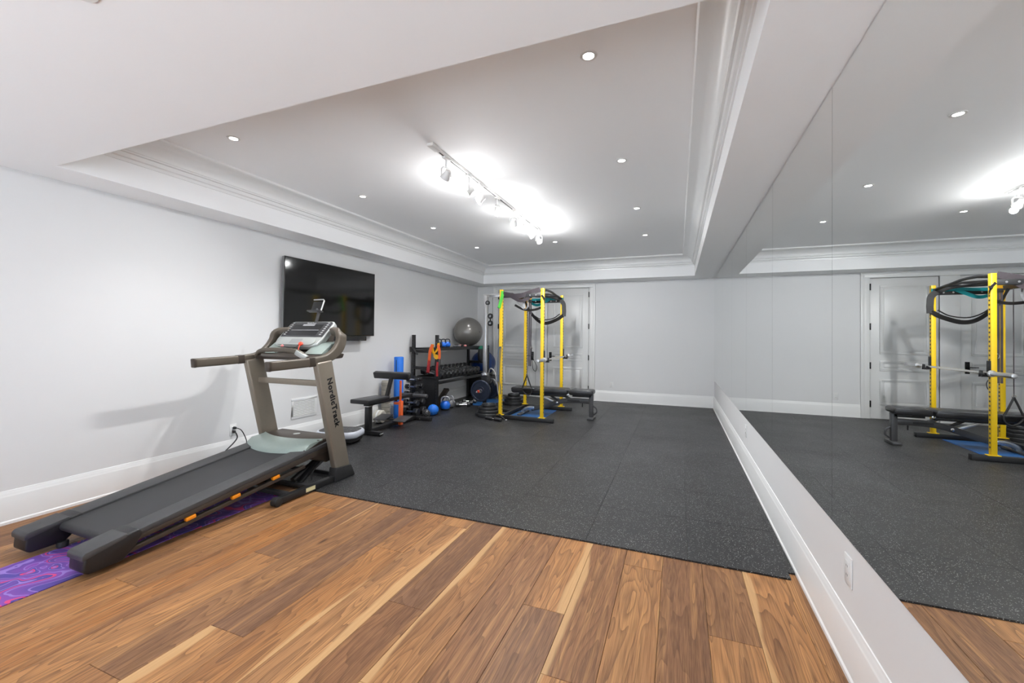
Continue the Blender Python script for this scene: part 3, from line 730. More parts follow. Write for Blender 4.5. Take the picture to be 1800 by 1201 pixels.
# yoga mat under the treadmill: gently rumpled sheet
m = M(); nx, ny = 8, 40; top = []
for j in range(ny+1):
    for i in range(nx+1):
        x = -3.495+.490*i/nx; y = .72+1.83*j/ny
        b = .010*max(0, math.sin((y-1.62)*9))*max(0, (i/nx-.4)) if 1.62 < y < 1.97 else 0
        top.append((x, y, .0045+b))
n_ = len(top)
vs_ = top+[(x, y, z-.0042) for x, y, z in top]
fs = []
for j in range(ny):
    for i in range(nx):
        a_ = j*(nx+1)+i; q = (a_, a_+1, a_+nx+2, a_+nx+1); fs += [q, tuple(k+n_ for k in q[::-1])]
def rim(ids):
    for p, q in zip(ids[:-1], ids[1:]): fs.append((p, q, q+n_, p+n_))
rim([i for i in range(nx+1)]); rim([ny*(nx+1)+i for i in range(nx, -1, -1)]); rim([j*(nx+1) for j in range(ny, -1, -1)]); rim([j*(nx+1)+nx for j in range(ny+1)])
m.add(vs_, fs)
single('yoga_mat', m, YOGA, 'purple and blue patterned yoga mat lying under the treadmill', 'yoga mat', loc=(-3.25, 1.6, 0))

# ------------------------------------------------------------------ vibration plate
vp = thing('vibration_plate', 'pearl white vibration plate with dark speckled top behind the treadmill', 'exercise machine', (-3.84, 4.08, ZR), .28)
def rr3(w, h, rad, z): return [(x, y, z) for x, y in rrect(w, h, rad, 6)]
part('base', M().rings([rr3(.46,.30,.08,.022), rr3(.48,.32,.09,.03), rr3(.48,.32,.09,.075)]), BLACK, vp, org=False)
part('shell', M().rings([rr3(.50,.34,.10,.070), rr3(.53,.37,.12,.085), rr3(.53,.37,.12,.125), rr3(.50,.34,.11,.145)]), VIBW, vp, org=False, angle=50)
part('top_pad', M().rings([rr3(.47,.31,.10,.143), rr3(.46,.30,.10,.150)]), VIBTOP, vp, org=False)
for sx in (-1, 1):
    for sy in (-1, 1): part('rubber_foot', M().cyl((sx*.18, sy*.10, 0), (sx*.18, sy*.10, .024), .022, n=12), RUBB, vp, org=False)

# ------------------------------------------------------------------ weight training seat with orange frame
wb_ = thing('exercise_bench', 'low black exercise bench with padded seat, chest pad and orange post', 'exercise bench', (-3.79, 5.0, ZR))
bx = -3.78
part('base_beam', M().box(bx-.03, bx+.03, 4.50, 5.56, ZR+.02, ZR+.07), BLACK, wb_, .004)
part('front_foot', M().box(-4.02, -3.555, 4.470, 4.525, ZR, ZR+.055), BLACK, wb_, .006)
part('rear_foot', M().box(-3.99, -3.495, 5.555, 5.615, ZR, ZR+.055), BLACK, wb_, .006)
part('seat_post', M().box(bx-.035, bx+.035, 4.475, 4.545, ZR+.05, .40), BLACK, wb_, .005)
part('post_collar', M().box(bx-.045, bx+.045, 4.465, 4.555, .385, .425), BLACK, wb_, .004)
part('collar_ring', M().box(bx-.038, bx+.038, 4.472, 4.548, .374, .386), CHROME, wb_, .002)
part('top_beam', M().beam((bx, 4.47, .405), (bx, 5.58, .405), .045, .045), BLACK, wb_, .004)
m = M(); m.prism([(-3.93, 4.33), (-3.63, 4.33), (-3.66, 4.80), (-3.90, 4.80)], 'z', .430, .485)
part('seat_pad', m, VINYL, wb_, .014, seg=3)
part('pad_column', M().beam((bx, 4.87, .42), (bx, 4.99, .735), .045, .045), BLACK, wb_, .004)
m = M(); m.obox((bx, 4.99, .745), (.60, .075, .095), (1,0,0), (0,.95,.3)); part('chest_pad', m, VINYL, wb_, .016, seg=3)
part('orange_post', M().box(bx+.035, bx+.060, 5.12, 5.145, .36, .66), ORANGE, wb_, .003)
part('orange_bracket', M().box(bx+.030, bx+.075, 5.11, 5.165, ZR+.01, .365).box(bx-.06, bx+.032, 5.12, 5.155, .31, .345), ORANGE, wb_, .004)
part('roller_arm', M().beam((bx, 4.95, .40), (bx, 5.50, .40), .035, .03), BLACK, wb_, .003)
part('leg_roller', M().cyl((bx-.22, 5.50, .395), (bx+.26, 5.50, .395), .033, n=18), GREYF, wb_, .006)
for sx in (-1, 1):
    m = M(); m.obox((bx+sx*.165, 5.02, .135), (.20, .20, .014), (1,0,0), (0,.97,.22)); part('foot_plate', m, GREYF, wb_, .004)
part('plate_axle', M().cyl((bx-.24, 5.03, .115), (bx+.24, 5.03, .115), .016), BLACK, wb_)
part('bolt', M().cyl((bx+.03, 5.03, .11), (bx+.036, 5.03, .11), .012, n=10), CHROME, wb_)
part('bolt', M().cyl((bx+.22, 4.525, ZR+.028), (bx+.22, 4.469, ZR+.028), .011, n=10), CHROME, wb_)
part('bolt', M().cyl((bx+.10, 5.554, ZR+.028), (bx+.10, 5.548, ZR+.028), .011, n=10), CHROME, wb_)

# foam rollers and small things around
fr = thing('foam_roller', 'tall blue foam roller standing against the wall by the bench', 'foam roller', (-4.09, 5.57, ZR))
part('foam_body', M().lathe([(.035,.0),(.066,.0),(.073,.008),(.073,.955),(.066,.965),(.035,.965)], (-4.09, 5.57, ZR), n=32), BLUEF, fr)
part('strap', M().box(-4.088, -4.078, 5.4945, 5.4985, ZR+.70, ZR+.92).box(-4.10, -4.06, 5.492, 5.50, ZR+.28, ZR+.33), BLACK, fr, .001)
gr = thing('foam_roller', 'short taupe ribbed foam roller standing behind the bench', 'foam roller', (-4.165, 5.36, ZR))
pf = [(.03, 0), (.066, 0)]
for i in range(9):
    z = .01+i*.066; pf += [(.072, z), (.072, z+.05), (.066, z+.054), (.066, z+.062)]
pf += [(.06, .61), (.03, .61)]
part('ribbed_sleeve', M().lathe(pf, (-4.165, 5.36, ZR), n=28), TANF, gr, angle=30)
aw = thing('ab_wheel', 'cream and white exercise wheel lying behind the foot plates', 'ab wheel', (-4.12, 5.16, ZR))
part('wheel', M().lathe([(.02,-.06),(.085,-.06),(.095,-.045),(.095,.045),(.085,.06),(.02,.06)], (-4.12, 5.16, ZR+.096), (1,.1,0), n=28), CREAM, aw)
part('tread_band', M().lathe([(.090,-.014),(.0975,-.012),(.0975,.012),(.090,.014)], (-4.12, 5.16, ZR+.096), (1,.1,0), n=28), PLATEW, aw)
part('handle', M().cyl((-4.03, 5.17, ZR+.096), (-3.95, 5.18, ZR+.096), .016), BLACK, aw)

# ------------------------------------------------------------------ dumbbells
hex_cache = {}
def dumbbell(label, loc, L_=.26, r_=.06, rot=(0,0,0), group=None, headmat=IRON, ratio=1.0):
    o = thing('dumbbell', label, 'dumbbell', loc, 0, group); o.rotation_euler = rot
    key = (L_, r_, headmat.name)
    if key not in hex_cache:
        hl = r_*1.25; heads_ = []
        for s_ in (-1, 1):
            x0, x1 = s_*(L_/2-hl), s_*L_/2
            hd = M().rings([[(x, rr_*math.cos(PI/3*i), rr_*math.sin(PI/3*i)) for i in range(6)] for x, rr_ in ((x0, r_*.86), (x0+s_*hl*.15, r_), (x1-s_*hl*.15, r_), (x1, r_*.80))])
            heads_.append(hd.mesh('head', .004, smooth=False)); heads_[-1].materials.append(headmat)
        hm = M().tube([(x, 0, 0) for x in (-L_/2+hl*.5, -L_*.12, 0, L_*.12, L_/2-hl*.5)], [.013, .014, .017, .014, .013], 12).mesh('handle'); hm.materials.append(STEEL)
        hex_cache[key] = (heads_, hm)
    heads_, hm = hex_cache[key]
    link('handle', hm, None, o)
    for h_ in heads_: link('head', h_, None, o)
    return o
tw = thing('dumbbell_tower', 'narrow black dumbbell stand between the blue roller and the storage rack', 'dumbbell stand', (-3.98, 5.82, ZR))
part('base_plate', M().box(-4.14, -3.82, 5.70, 5.98, ZR, ZR+.02), BLACK, tw, .004)
part('mast', M().box(-4.03, -3.97, 5.825, 5.865, ZR+.02, .66), BLACK, tw, .004)
lv = [(.095, .066, .30), (.235, .056, .27), (.370, .049, .25), (.490, .042, .23), (.600, .034, .20)]
nm_ = ['lowest and largest level', 'second level', 'third level', 'fourth level', 'top and smallest level']
for i, (z, r_, L_) in enumerate(lv):
    part('arm', M().box(-4.05, -3.95, 5.71, 5.98, z-r_*.88-.006, z-r_*.88), BLACK, tw, .002)
    for y, w in ((5.841-.026-r_, 'bench'), (5.849+.026+r_, 'rack')):
        dumbbell('black hex dumbbell on the %s of the stand, %s side' % (nm_[i], w), (-3.985, y, z+.001), L_, r_, (0,0,0), 'dumbbells on the narrow stand')

# ------------------------------------------------------------------ storage rack along the wall
SX0, SX1, SY0, SY1 = -4.20, -3.74, 6.13, 8.16
rk = thing('storage_rack', 'long black steel storage rack with shelf and dumbbell tier along the wall', 'storage rack', (-3.97, 7.15, ZR))
for x, y, h_ in ((SX1, SY0, 1.325), (SX0, SY0, 1.325), (SX1, SY1, 1.12), (SX0, SY1, 1.12)):
    part('post', M().box(x-.022, x+.022, y-.03, y+.03, ZR, h_), BLACK, rk, .004)
hl_ = M()
for x in (SX1, SX0):
    for k in range(24): hl_.cyl((x, SY0-.0302, .1+k*.05), (x, SY0-.0308, .1+k*.05), .008, n=8)
part('post_holes', hl_, SLOT, rk, smooth=False)['kind'] = 'stuff'
part('top_shelf', M().box(SX0-.02, SX1+.02, SY0+.031, SY1+.02, 1.075, 1.105), BLACK, rk, .004)
part('shelf_lip', M().box(SX1+.02, SX1+.026, SY0+.031, SY1+.02, 1.062, 1.116), BLACK, rk, .002)
for x, z, h_ in ((SX1+.02, .525, .05), (SX1-.14, .56, .03), (SX0+.06, .60, .05), (SX0+.22, .60, .03)):
    part('dumbbell_rail', M().beam((x, SY0+.03, z), (x, SY1+.02, z), .03, h_), BLACK, rk, .003)
for y in (SY0, SY1):
    for z in (.74, 1.024): part('side_brace', M().box(SX0+.02, SX1-.02, y-.02, y+.02, z, z+.05), BLACK, rk, .003)
part('side_panel', M().box(SX0-.06, SX1-.021, SY0-.008, SY0+.008, ZR+.02, .605), BLACK, rk, .003)
part('panel_cap', M().box(SX0-.06, SX1+.02, SY0-.04, SY0+.03, .600, .618), BLACK, rk, .003)
# dumbbells on the sloped tier, heads to the room
for i in range(11):
    y = SY0+.13+i*.150; r_ = .072-.0010*i
    dumbbell('black hex dumbbell on the rack tier, %s from the near end' % ['first','second','third','fourth','fifth','sixth','seventh','eighth','ninth','tenth','last'][i], (-3.93, y, .678), .37, r_, (0, math.radians(13), 0), 'dumbbells on the rack tier')
# kettlebells
def kettlebell(label, loc, s=1.0, bm_=BLUEK, hm_=IRON, rot=0.0, group=None):
    o = thing('kettlebell', label, 'kettlebell', loc, rot, group)
    part('body', M().lathe([(0,0),(.05*s,0),(.062*s,.006*s),(.088*s,.05*s),(.092*s,.085*s),(.080*s,.13*s),(.055*s,.158*s),(0,.165*s)], n=24), bm_, o, org=False)
    part('base_ring', M().lathe([(.052*s,0),(.067*s,.002*s),(.078*s,.028*s),(.07*s,.03*s)], n=24), RUBB, o, org=False)
    pts = smooth_path([(-.062*s,0,.12*s), (-.070*s,0,.17*s), (-.060*s,0,.215*s), (-.03*s,0,.235*s), (.03*s,0,.235*s), (.060*s,0,.215*s), (.070*s,0,.17*s), (.062*s,0,.12*s)], 4)
    part('handle', M().tube(pts, .015*s, 10), hm_, o, org=False)
    return o
kettlebell('small black kettlebell on the top shelf of the rack', (-3.86, 6.39, 1.1052), .62, IRON, IRON, .2, 'kettlebells on the top shelf')
kettlebell('small blue kettlebell on the top shelf next to the black one', (-3.88, 6.57, 1.1052), .62, BLUEK, IRON, .1, 'kettlebells on the top shelf')
kettlebell('small blue kettlebell on the top shelf, nearest the grey ball', (-3.89, 6.73, 1.1052), .62, BLUEK, IRON, .3, 'kettlebells on the top shelf')
kettlebell('grey and blue kettlebell on the floor beside the blue medicine ball', (-3.80, 6.52, ZR), .98, BLUEK, STEEL, .5, 'kettlebells on the floor')
kettlebell('grey kettlebell on the floor under the dumbbell tier', (-3.83, 6.74, ZR), .92, GREYK, STEEL, .3, 'kettlebells on the floor')
# small things on the top shelf
for i, (y, mt_, lb) in enumerate(((6.90, GREYK, 'grey'), (7.02, BLACK, 'black'), (7.14, PINK, 'pink'), (7.25, BLACK, 'dark'))):
    m = M(); m.cyl((-3.80, y-.035, 1.127), (-3.80, y+.035, 1.127), .022, n=16)
    h_ = thing('hand_weight', 'small %s hand weight on the top shelf before the grey ball' % lb if i != 3 else 'small dark hand weight tucked under the grey ball', 'hand weight', (-3.80, y, 1.105))
    part('end', M().cyl((-3.86, y, 1.127), (-3.82, y, 1.127), .0218, n=14), mt_, h_, .003)
    part('end', M().cyl((-3.76, y, 1.127), (-3.72, y, 1.127), .0218, n=14), mt_, h_, .003)
    part('handle', M().cyl((-3.82, y, 1.127), (-3.76, y, 1.127), .010, n=10), mt_, h_)
# balls
def ball(name, label, cat, c, r_, mt_, ridges=0):
    o = thing(name, label, cat, c)
    part('shell', M().sphere(c, r_, 40), mt_, o)
    return o
bc = (-3.955, 7.66, 1.105+.292)
gb = ball('exercise_ball', 'large shiny grey exercise ball on the top shelf of the rack', 'exercise ball', bc, .292, GREYB)
part('valve', M().lathe([(0,0),(.012,0),(.010,.004),(0,.005)], (bc[0]+.285, bc[1]-.055, bc[2]), (1,-.2,0), n=12), BLACK, gb)
bb = (-3.98, 8.455, .456+.268)
blb = ball('exercise_ball', 'large dark blue exercise ball behind the silver pole', 'exercise ball', bb, .268, BLUEB)
part('valve', M().lathe([(0,0),(.012,0),(.010,.004),(0,.005)], (bb[0], bb[1]-.2675, bb[2]), (0,-1,0), n=12), BLACK, blb)
pb = thing('plyo_box', 'black wooden box in the corner under the blue ball', 'box', (-3.97, 8.46, ZR))
part('box_body', M().box(-4.20, -3.70, 8.22, 8.70, ZR, .440), BLACK, pb, .006)
part('box_top', M().box(-4.21, -3.69, 8.21, 8.71, .439, .4555), RUBB, pb, .004)
# medicine ball with moulded seams
mb = (-3.72, 5.995, ZR+.090)
o = thing('medicine_ball', 'small bright blue ribbed ball on the floor before the rack', 'medicine ball', (mb[0], mb[1], ZR))
part('shell', M().sphere(mb, .090, 32), BLUEF, o)
for nrm in ((1,.3,.2), (.2,1,-.3), (.3,-.2,1)):
    n_ = Vector(nrm).normalized(); u = n_.orthogonal().normalized(); w = n_.cross(u)
    part('seam', M().tube([Vector(mb)+(u*math.cos(2*PI*i/36)+w*math.sin(2*PI*i/36))*.0895 for i in range(36)], .0022, 6, True), BLUEM, o)
sp_ = (-3.955, 6.03-.14, ZR+.066)
sp_ = (-3.72, 5.80, ZR+.066)
o = thing('spiky_ball', 'small dark massage ball with pale knobs beside the blue medicine ball', 'massage ball', (sp_[0], sp_[1], ZR))
part('shell', M().sphere(sp_, .060, 24), IRON, o)
kb = M()
for i in range(70):
    z = 1-2*(i+.5)/70; an = i*2.39996; rr_ = math.sqrt(1-z*z); n_ = V(rr_*math.cos(an), rr_*math.sin(an), z)
    kb.cyl(Vector(sp_)+n_*.057, Vector(sp_)+n_*.066, .0055, .003, 6)
k_ = part('knobs', kb, GREYK, o); k_['kind'] = 'stuff'
# floor things under the rack
for i, (x, y, rz) in enumerate(((-3.66, 6.92, .5), (-3.70, 7.10, .75), (-3.74, 7.33, .6))):
    dumbbell('black hex dumbbell lying on the floor under the rack, %s' % ['nearest the kettlebells', 'in the middle', 'farthest from the kettlebells'][i], (x, y, ZR+.044), .27, .05, (0, 0, rz), 'dumbbells on the floor')
dumbbell('chrome dumbbell lying on the floor beside the grey kettlebell', (-3.97, 6.98, ZR+.044), .24, .05, (0, 0, 1.45), 'dumbbells on the floor', STEEL)
o = thing('step_board', 'dark padded board tilted up under the dumbbell tier', 'board', (-3.99, 6.6, ZR))
part('board', M().beam((-3.99, 6.50, ZR+.035), (-3.99, 6.88, .31), .10, .05), TAUPED, o, .006)
part('end_cap', M().beam((-3.99, 6.875, .307), (-3.99, 6.895, .321), .104, .054), BLACK, o, .004)

# resistance bands knotted on the near post of the rack
def ribbon(m_, pts, w, t_, side, n=6): return m_.sweep(smooth_path(pts, n), w, t_, side)
px, py = SX1, SY0
o = thing('resistance_band', 'yellow resistance band knotted around the rack post', 'resistance band', (px, py-.04, .98))
m = M(); ribbon(m, [(px-.055, py-.034, 1.17), (px-.062, py-.046, 1.10), (px-.03, py-.056, 1.03), (px+.02, py-.056, 1.06), (px+.055, py-.046, 1.13), (px+.045, py-.034, 1.19)], .055, .004, V(.8,-.2,.4))
part('loop', m, BAND_Y, o)
m = M(); ribbon(m, [(px-.02, py-.060, 1.04), (px+.0, py-.072, .985), (px+.035, py-.074, .955), (px+.065, py-.066, .985)], .065, .004, V(.2,-.1,1)); part('knot', m, BAND_Y, o)
o = thing('resistance_band', 'long orange resistance band draped over the rack post', 'resistance band', (px, py-.07, .95))
m = M(); ribbon(m, [(px-.05, py-.062, 1.165), (px-.085, py-.075, 1.06), (px-.10, py-.075, .92), (px-.115, py-.072, .80)], .055, .004, V(1,0,.1)); part('strand', m, BAND_O, o)
m = M(); ribbon(m, [(px+.05, py-.058, 1.165), (px+.085, py-.07, 1.08), (px+.09, py-.07, .98), (px+.085, py-.07, .93)], .046, .004, V(1,0,.1)); part('strand', m, BAND_O, o)
o = thing('resistance_band', 'dark red resistance band hanging below the orange one', 'resistance band', (px, py-.08, .8))
m = M(); ribbon(m, [(px-.09, py-.085, .90), (px-.115, py-.085, .80), (px-.125, py-.085, .715), (px-.115, py-.091, .70), (px-.10, py-.097, .72), (px-.095, py-.097, .84)], .042, .004, V(1,0,.0)); part('strand', m, BAND_R, o)
m = M(); ribbon(m, [(px+.062, py-.082, .88), (px+.055, py-.085, .76), (px+.06, py-.085, .645)], .036, .004, V(1,0,0)); part('strand', m, BAND_R, o)
o = thing('jump_rope', 'black band hanging in a loop from the rack post', 'rope', (px+.08, py-.06, .9))
part('cord', M().tube(smooth_path([(px+.05, py-.045, 1.14), (px+.085, py-.052, .98), (px+.09, py-.055, .80), (px+.075, py-.055, .64), (px+.045, py-.050, .66)], 6), .008), BAND_K, o)
o = thing('barbell_collar', 'black clamp hooked on the rear post of the rack', 'clamp', (SX0+.03, SY0-.04, 1.05))
part('jaw', M().beam((SX0-.03, SY0-.045, 1.12), (SX0-.02, SY0-.045, 1.03), .03, .025), BLACK, o, .004)
part('grip', M().beam((SX0+.03, SY0-.045, 1.09), (SX0+.11, SY0-.05, .99), .028, .022), BLACK, o, .006)
o = thing('gym_bag', 'small black and green bag hanging at the far end of the rack', 'bag', (-3.66, 7.67, .95))
m = M(); m.rings([[(-3.662+dx*sc, 7.67+dy*sc, z) for dx, dy in rrect(.10, .17, .04, 3)] for z, sc in ((.80,.55),(.84,.9),(.95,1.0),(1.05,.85),(1.10,.5))]); part('pouch', m, BLACK, o)
m = M(); m.rings([[(-3.662+dx*sc, 7.67+dy*sc, z) for dx, dy in rrect(.10, .17, .04, 3)] for z, sc in ((1.06,.86),(1.10,.56),(1.12,.35))]); part('flap', m, mat('green_fabric', (.01,.18,.11), .7), o)

# ------------------------------------------------------------------ power rack
PX0, PX1, PY0, PY1, PZ = -2.610, -1.925, 6.20, 7.36, 2.055
pr_ = thing('power_rack', 'tall power rack with four yellow uprights and black crossmembers', 'power rack', (-2.27, 6.78, ZR))
for y in (PY0, PY1):
    part('foot_beam', M().box(PX0-.05, -1.735, y-.035, y+.035, ZR, ZR+.062), BLACK, pr_, .006)
hole = M()
hm_ = None
for x in (PX0, PX1):
    for y in (PY0, PY1):
        u_ = part('upright', M().box(x-.025, x+.025, y-.025, y+.025, ZR+.062, PZ), YEL, pr_, .004)
        m = M()
        for k in range(36):
            z = .16+k*.05
            for sx in (-1, 1): m.cyl((x+sx*.0251, y, z), (x+sx*.0258, y, z), .0125, n=8)
        h_ = part('upright_holes', m, SLOT, u_, smooth=False); h_['kind'] = 'stuff'
        part('base_flange', M().box(x-.055, x+.055, y-.030, y+.030, ZR+.0615, ZR+.070), YEL, pr_, .002)
for y in (PY0, PY1):
    c_ = part('top_crossmember', M().box(PX0+.025, PX1-.025, y-.022, y+.022, 1.925, 1.985), BLACK, pr_, .004)
    m = M()
    for x in (PX1-.10, PX1-.20, PX0+.10, PX0+.20): m.cyl((x, y-.0225, 1.955), (x, y-.0285, 1.955), .012, n=10)
    part('bolts', m, CHROME, c_)
part('side_crossmember', M().box(PX0-.022, PX0+.022, PY0+.025, PY1-.025, 1.965, 2.025), BLACK, pr_, .004)
part('side_crossmember', M().box(PX0-.022, PX0+.022, PY0+.025, PY1-.025, ZR+.005, ZR+.055), BLACK, pr_, .004)
m = M(); m.tube(smooth_path([(PX1, PY0+.025, 2.035), (PX1-.02, PY0+.25, 2.055), (PX1-.03, PY0+.55, 2.06), (PX1-.03, PY0+.85, 2.03), (PX1, PY1-.025, 1.99)], 5), .018, 12); part('pull_up_bar', m, BLACK, pr_)
m = M(); m.tube(smooth_path([(PX1-.03, PY0+.30, 2.055), (PX1-.18, PY0+.30, 2.05), (PX1-.30, PY0+.42, 2.04), (PX1-.30, PY0+.80, 2.03), (PX1-.18, PY0+.92, 2.03), (PX1-.03, PY0+.90, 2.02)], 5), .016, 10); part('multi_grip', m, BLACK, pr_)
for y in (.40, .80): part('grip_strut', M().beam((PX0+.02, PY0+y, 2.01), (PX1-.30, PY0+y, 2.03), .03, .03), BLACK, pr_, .003)
# J cups
for y in (PY0, PY1):
    m = M(); x = PX1+.0265
    m.box(x, x+.012, y-.028, y+.028, .93, 1.10).box(x, x+.075, y-.026, y+.026, .925, .952).box(x+.063, x+.075, y-.026, y+.026, .925, .995)
    part('bar_hook', m, BLACK, pr_, .003)
# cable tower: silver mast, arm, pulleys, cable, carriage
CX, CYY = -3.16, 6.78
ct_ = thing('cable_tower', 'chrome cable pulley mast attached to the side of the yellow rack', 'cable machine', (CX, CYY, ZR))
part('mast', M().box(CX-.032, CX+.032, CYY-.030, CYY+.030, .55, 2.03), STEEL, ct_, .006)
part('mast_base', M().box(CX-.028, CX+.028, CYY-.028, CYY+.028, ZR+.03, .56), BLACK, ct_, .004)
part('floor_beam', M().box(CX-.10, PX0-.03, CYY-.03, CYY+.03, ZR, ZR+.05), BLACK, ct_, .004)
part('top_arm', M().box(CX-.035, PX0-.16, CYY-.027, CYY+.027, 2.0, 2.055), CHROME, ct_, .005)
part('arm_joint', M().box(PX0-.165, PX0-.024, CYY-.034, CYY+.034, 1.985, 2.06), BLACK, ct_, .005)
def pulley(c_, r_):
    p_ = part('pulley', M().lathe([(.012,-.012),(r_,-.012),(r_*.82,0),(r_,.012),(.012,.012)], c_, (0,1,0), n=24), BLACK, ct_)
    part('pulley_hub', M().lathe([(0,-.016),(.020,-.016),(.020,.016),(0,.016)], c_, (0,1,0), n=16), CHROME, p_)
pulley((CX+.105, CYY-.02, 1.665), .048); pulley((CX+.105, CYY-.02, 1.540), .048)
part('pulley_block', M().box(CX+.092, CX+.118, CYY-.026, CYY-.014, 1.53, 1.675), BLACK, ct_, .003)
pulley((CX+.05, CYY-.02, 1.90), .04)
for dx in (.062, .148): part('cable', M().cyl((CX+dx, CYY-.02, .30), (CX+dx, CYY-.02, 1.99), .0035, n=8), BLACK, ct_)
part('weight_pin', M().cyl((CX+.02, CYY-.36, .375), (CX+.02, CYY+.25, .375), .014, n=14), CHROME, ct_)
part('carriage', M().box(CX-.045, CX+.09, CYY-.05, CYY+.05, .30, .62), BLACK, ct_, .006)
part('carriage_cap', M().box(CX-.05, CX+.05, CYY-.055, CYY+.055, .615, .665), CHROME, ct_, .006)
# weight plates
plate_cache = {}
def plate(label, loc, r_, t_, axis, group, mt_=IRON):
    o = thing('weight_plate', label, 'weight plate', loc, 0, group)
    q = Vector((0,0,1)).rotation_difference(Vector(axis)); o.rotation_mode = 'QUATERNION'; o.rotation_quaternion = q
    key = (r_, t_, mt_.name)
    if key not in plate_cache:
        h = t_/2
        body = M(); body.rings([[(rr_*math.cos(2*PI*i/32), rr_*math.sin(2*PI*i/32), z) for i in range(32)] for rr_, z in ((.026,-h*.8),(r_*.36,-h*.8),(r_*.40,-h*.45),(r_*.80,-h*.45),(r_*.84,-h),(r_*.97,-h),(r_,-h*.7),(r_,h*.7),(r_*.97,h),(r_*.84,h),(r_*.80,h*.45),(r_*.40,h*.45),(r_*.36,h*.8),(.026,h*.8))], closed=True)
        bm_ = body.mesh('plate_body'); bm_.materials.append(mt_)
        hub = M(); hub.rings([[(rr_*math.cos(2*PI*i/20), rr_*math.sin(2*PI*i/20), z) for i in range(20)] for rr_, z in ((.0255,-h*.9),(.034,-h*.9),(.034,h*.9),(.0255,h*.9))], closed=True)
        hb_ = hub.mesh('hub_ring'); hb_.materials.append(STEEL)
        plate_cache[key] = (bm_, hb_)
    link('plate_body', plate_cache[key][0], None, o); link('hub_ring', plate_cache[key][1], None, o)
    return o
BLUIR = mat('blue_black_iron', (.02,.028,.05), .3, .3)
plate('blue black weight plate hanging on the cable carriage, side of the treadmill', (CX+.02, CYY-.20, .375), .185, .042, (0,1,0), 'plates on the cable carriage', BLUIR)
plate('blue black weight plate hanging on the cable carriage, side of the doors', (CX+.02, CYY+.16, .375), .185, .042, (0,1,0), 'plates on the cable carriage', BLUIR)
o = thing('spring_collar', 'small red collar on the end of the chrome pin', 'collar', (CX+.02, CYY-.315, .35))
part('clip', M().lathe([(.0145,-.010),(.023,-.010),(.023,.010),(.0145,.010)], (CX+.02, CYY-.305, .375), (0,1,0), n=18), RED, o)
rs = [(.222, .052), (.190, .050), (.158, .048), (.120, .044)]
for cx_, cy_, wh in ((-2.895, 6.37, 'by the near yellow upright'), (-2.95, 7.66, 'by the far yellow upright')):
    z = ZR
    for i, (r_, t_) in enumerate(rs):
        plate('%s black weight plate of the pile %s' % (['largest bottom', 'second lowest', 'third lowest', 'smallest top'][i], wh), (cx_+.008*math.sin(i*2.3), cy_+.008*math.cos(i*1.7), z+t_/2+.0002), r_, t_, (0,0,1), 'weight plates piled beside the rack')
        z += t_+.0004
# bar rest and foam grip on the floor by the near upright
o = thing('foam_grip_bar', 'short black bar with foam grips lying by the near upright', 'bar', (-2.68, 6.02, ZR))
q0, q1 = V(-2.80, 6.06, ZR+.026), V(-2.50, 5.98, ZR+.026)
part('grip', M().cyl(q0, q0.lerp(q1, .42), .026, n=16), RUBB, o, .005); part('grip', M().cyl(q0.lerp(q1, .58), q1, .026, n=16), RUBB, o, .005)
part('core', M().cyl(q0.lerp(q1, .40), q0.lerp(q1, .60), .012, n=12), CHROME, o)
o = thing('pull_strap', 'black strap handle with steel rings on the foot of the rack', 'strap', (-2.62, 6.13, ZR))
part('strap', M().sweep(smooth_path([(-2.70, 6.13, ZR+.012), (-2.66, 6.10, ZR+.05), (-2.60, 6.12, ZR+.085), (-2.55, 6.11, ZR+.05), (-2.50, 6.12, ZR+.012)], 5), .03, .008, V(0,1,0)), BAND_K, o)
part('ring', M().tube([(-2.47+.022*math.cos(i*PI/6), 6.10+.022*math.sin(i*PI/6), ZR+.008) for i in range(12)], .005, 6, True), CHROME, o)
# barbell
bx_, bz_ = PX1+.064, .967
o = thing('barbell', 'long steel barbell resting on the hooks of the rack', 'barbell', (bx_, 6.83, bz_))
part('shaft', M().cyl((bx_, 6.09, bz_), (bx_, 7.58, bz_), .0135, n=14), CHROME, o)
for y0_, y1_ in ((5.76, 6.085), (7.585, 7.91)):
    part('sleeve', M().cyl((bx_, y0_, bz_), (bx_, y1_, bz_), .025, n=20), STEEL, o, .004)
for y in (6.088, 7.582): part('stop_collar', M().cyl((bx_, y-.014, bz_), (bx_, y+.014, bz_), .036, n=20), STEEL, o, .004)
# blue mats
def sheet(label, x0, x1, y0, y1, z0, t_):
    o = thing('floor_mat', label, 'floor mat', ((x0+x1)/2, (y0+y1)/2, z0))
    part('mat_top', M().box(x0, x1, y0, y1, z0+.0005, z0+t_), BLUEM, o, .003)
    part('mat_edge', M().box(x0-.004, x1+.004, y0-.004, y1+.004, z0, z0+t_*.5), BLUEK, o, .001)
sheet('blue mat on the floor inside the yellow rack', PX0+.05, -1.99, 6.26, 7.28, ZR, .006)
sheet('blue mat on the floor between cable mast and storage rack', -3.68, -3.30, 7.20, 8.05, ZR, .006)

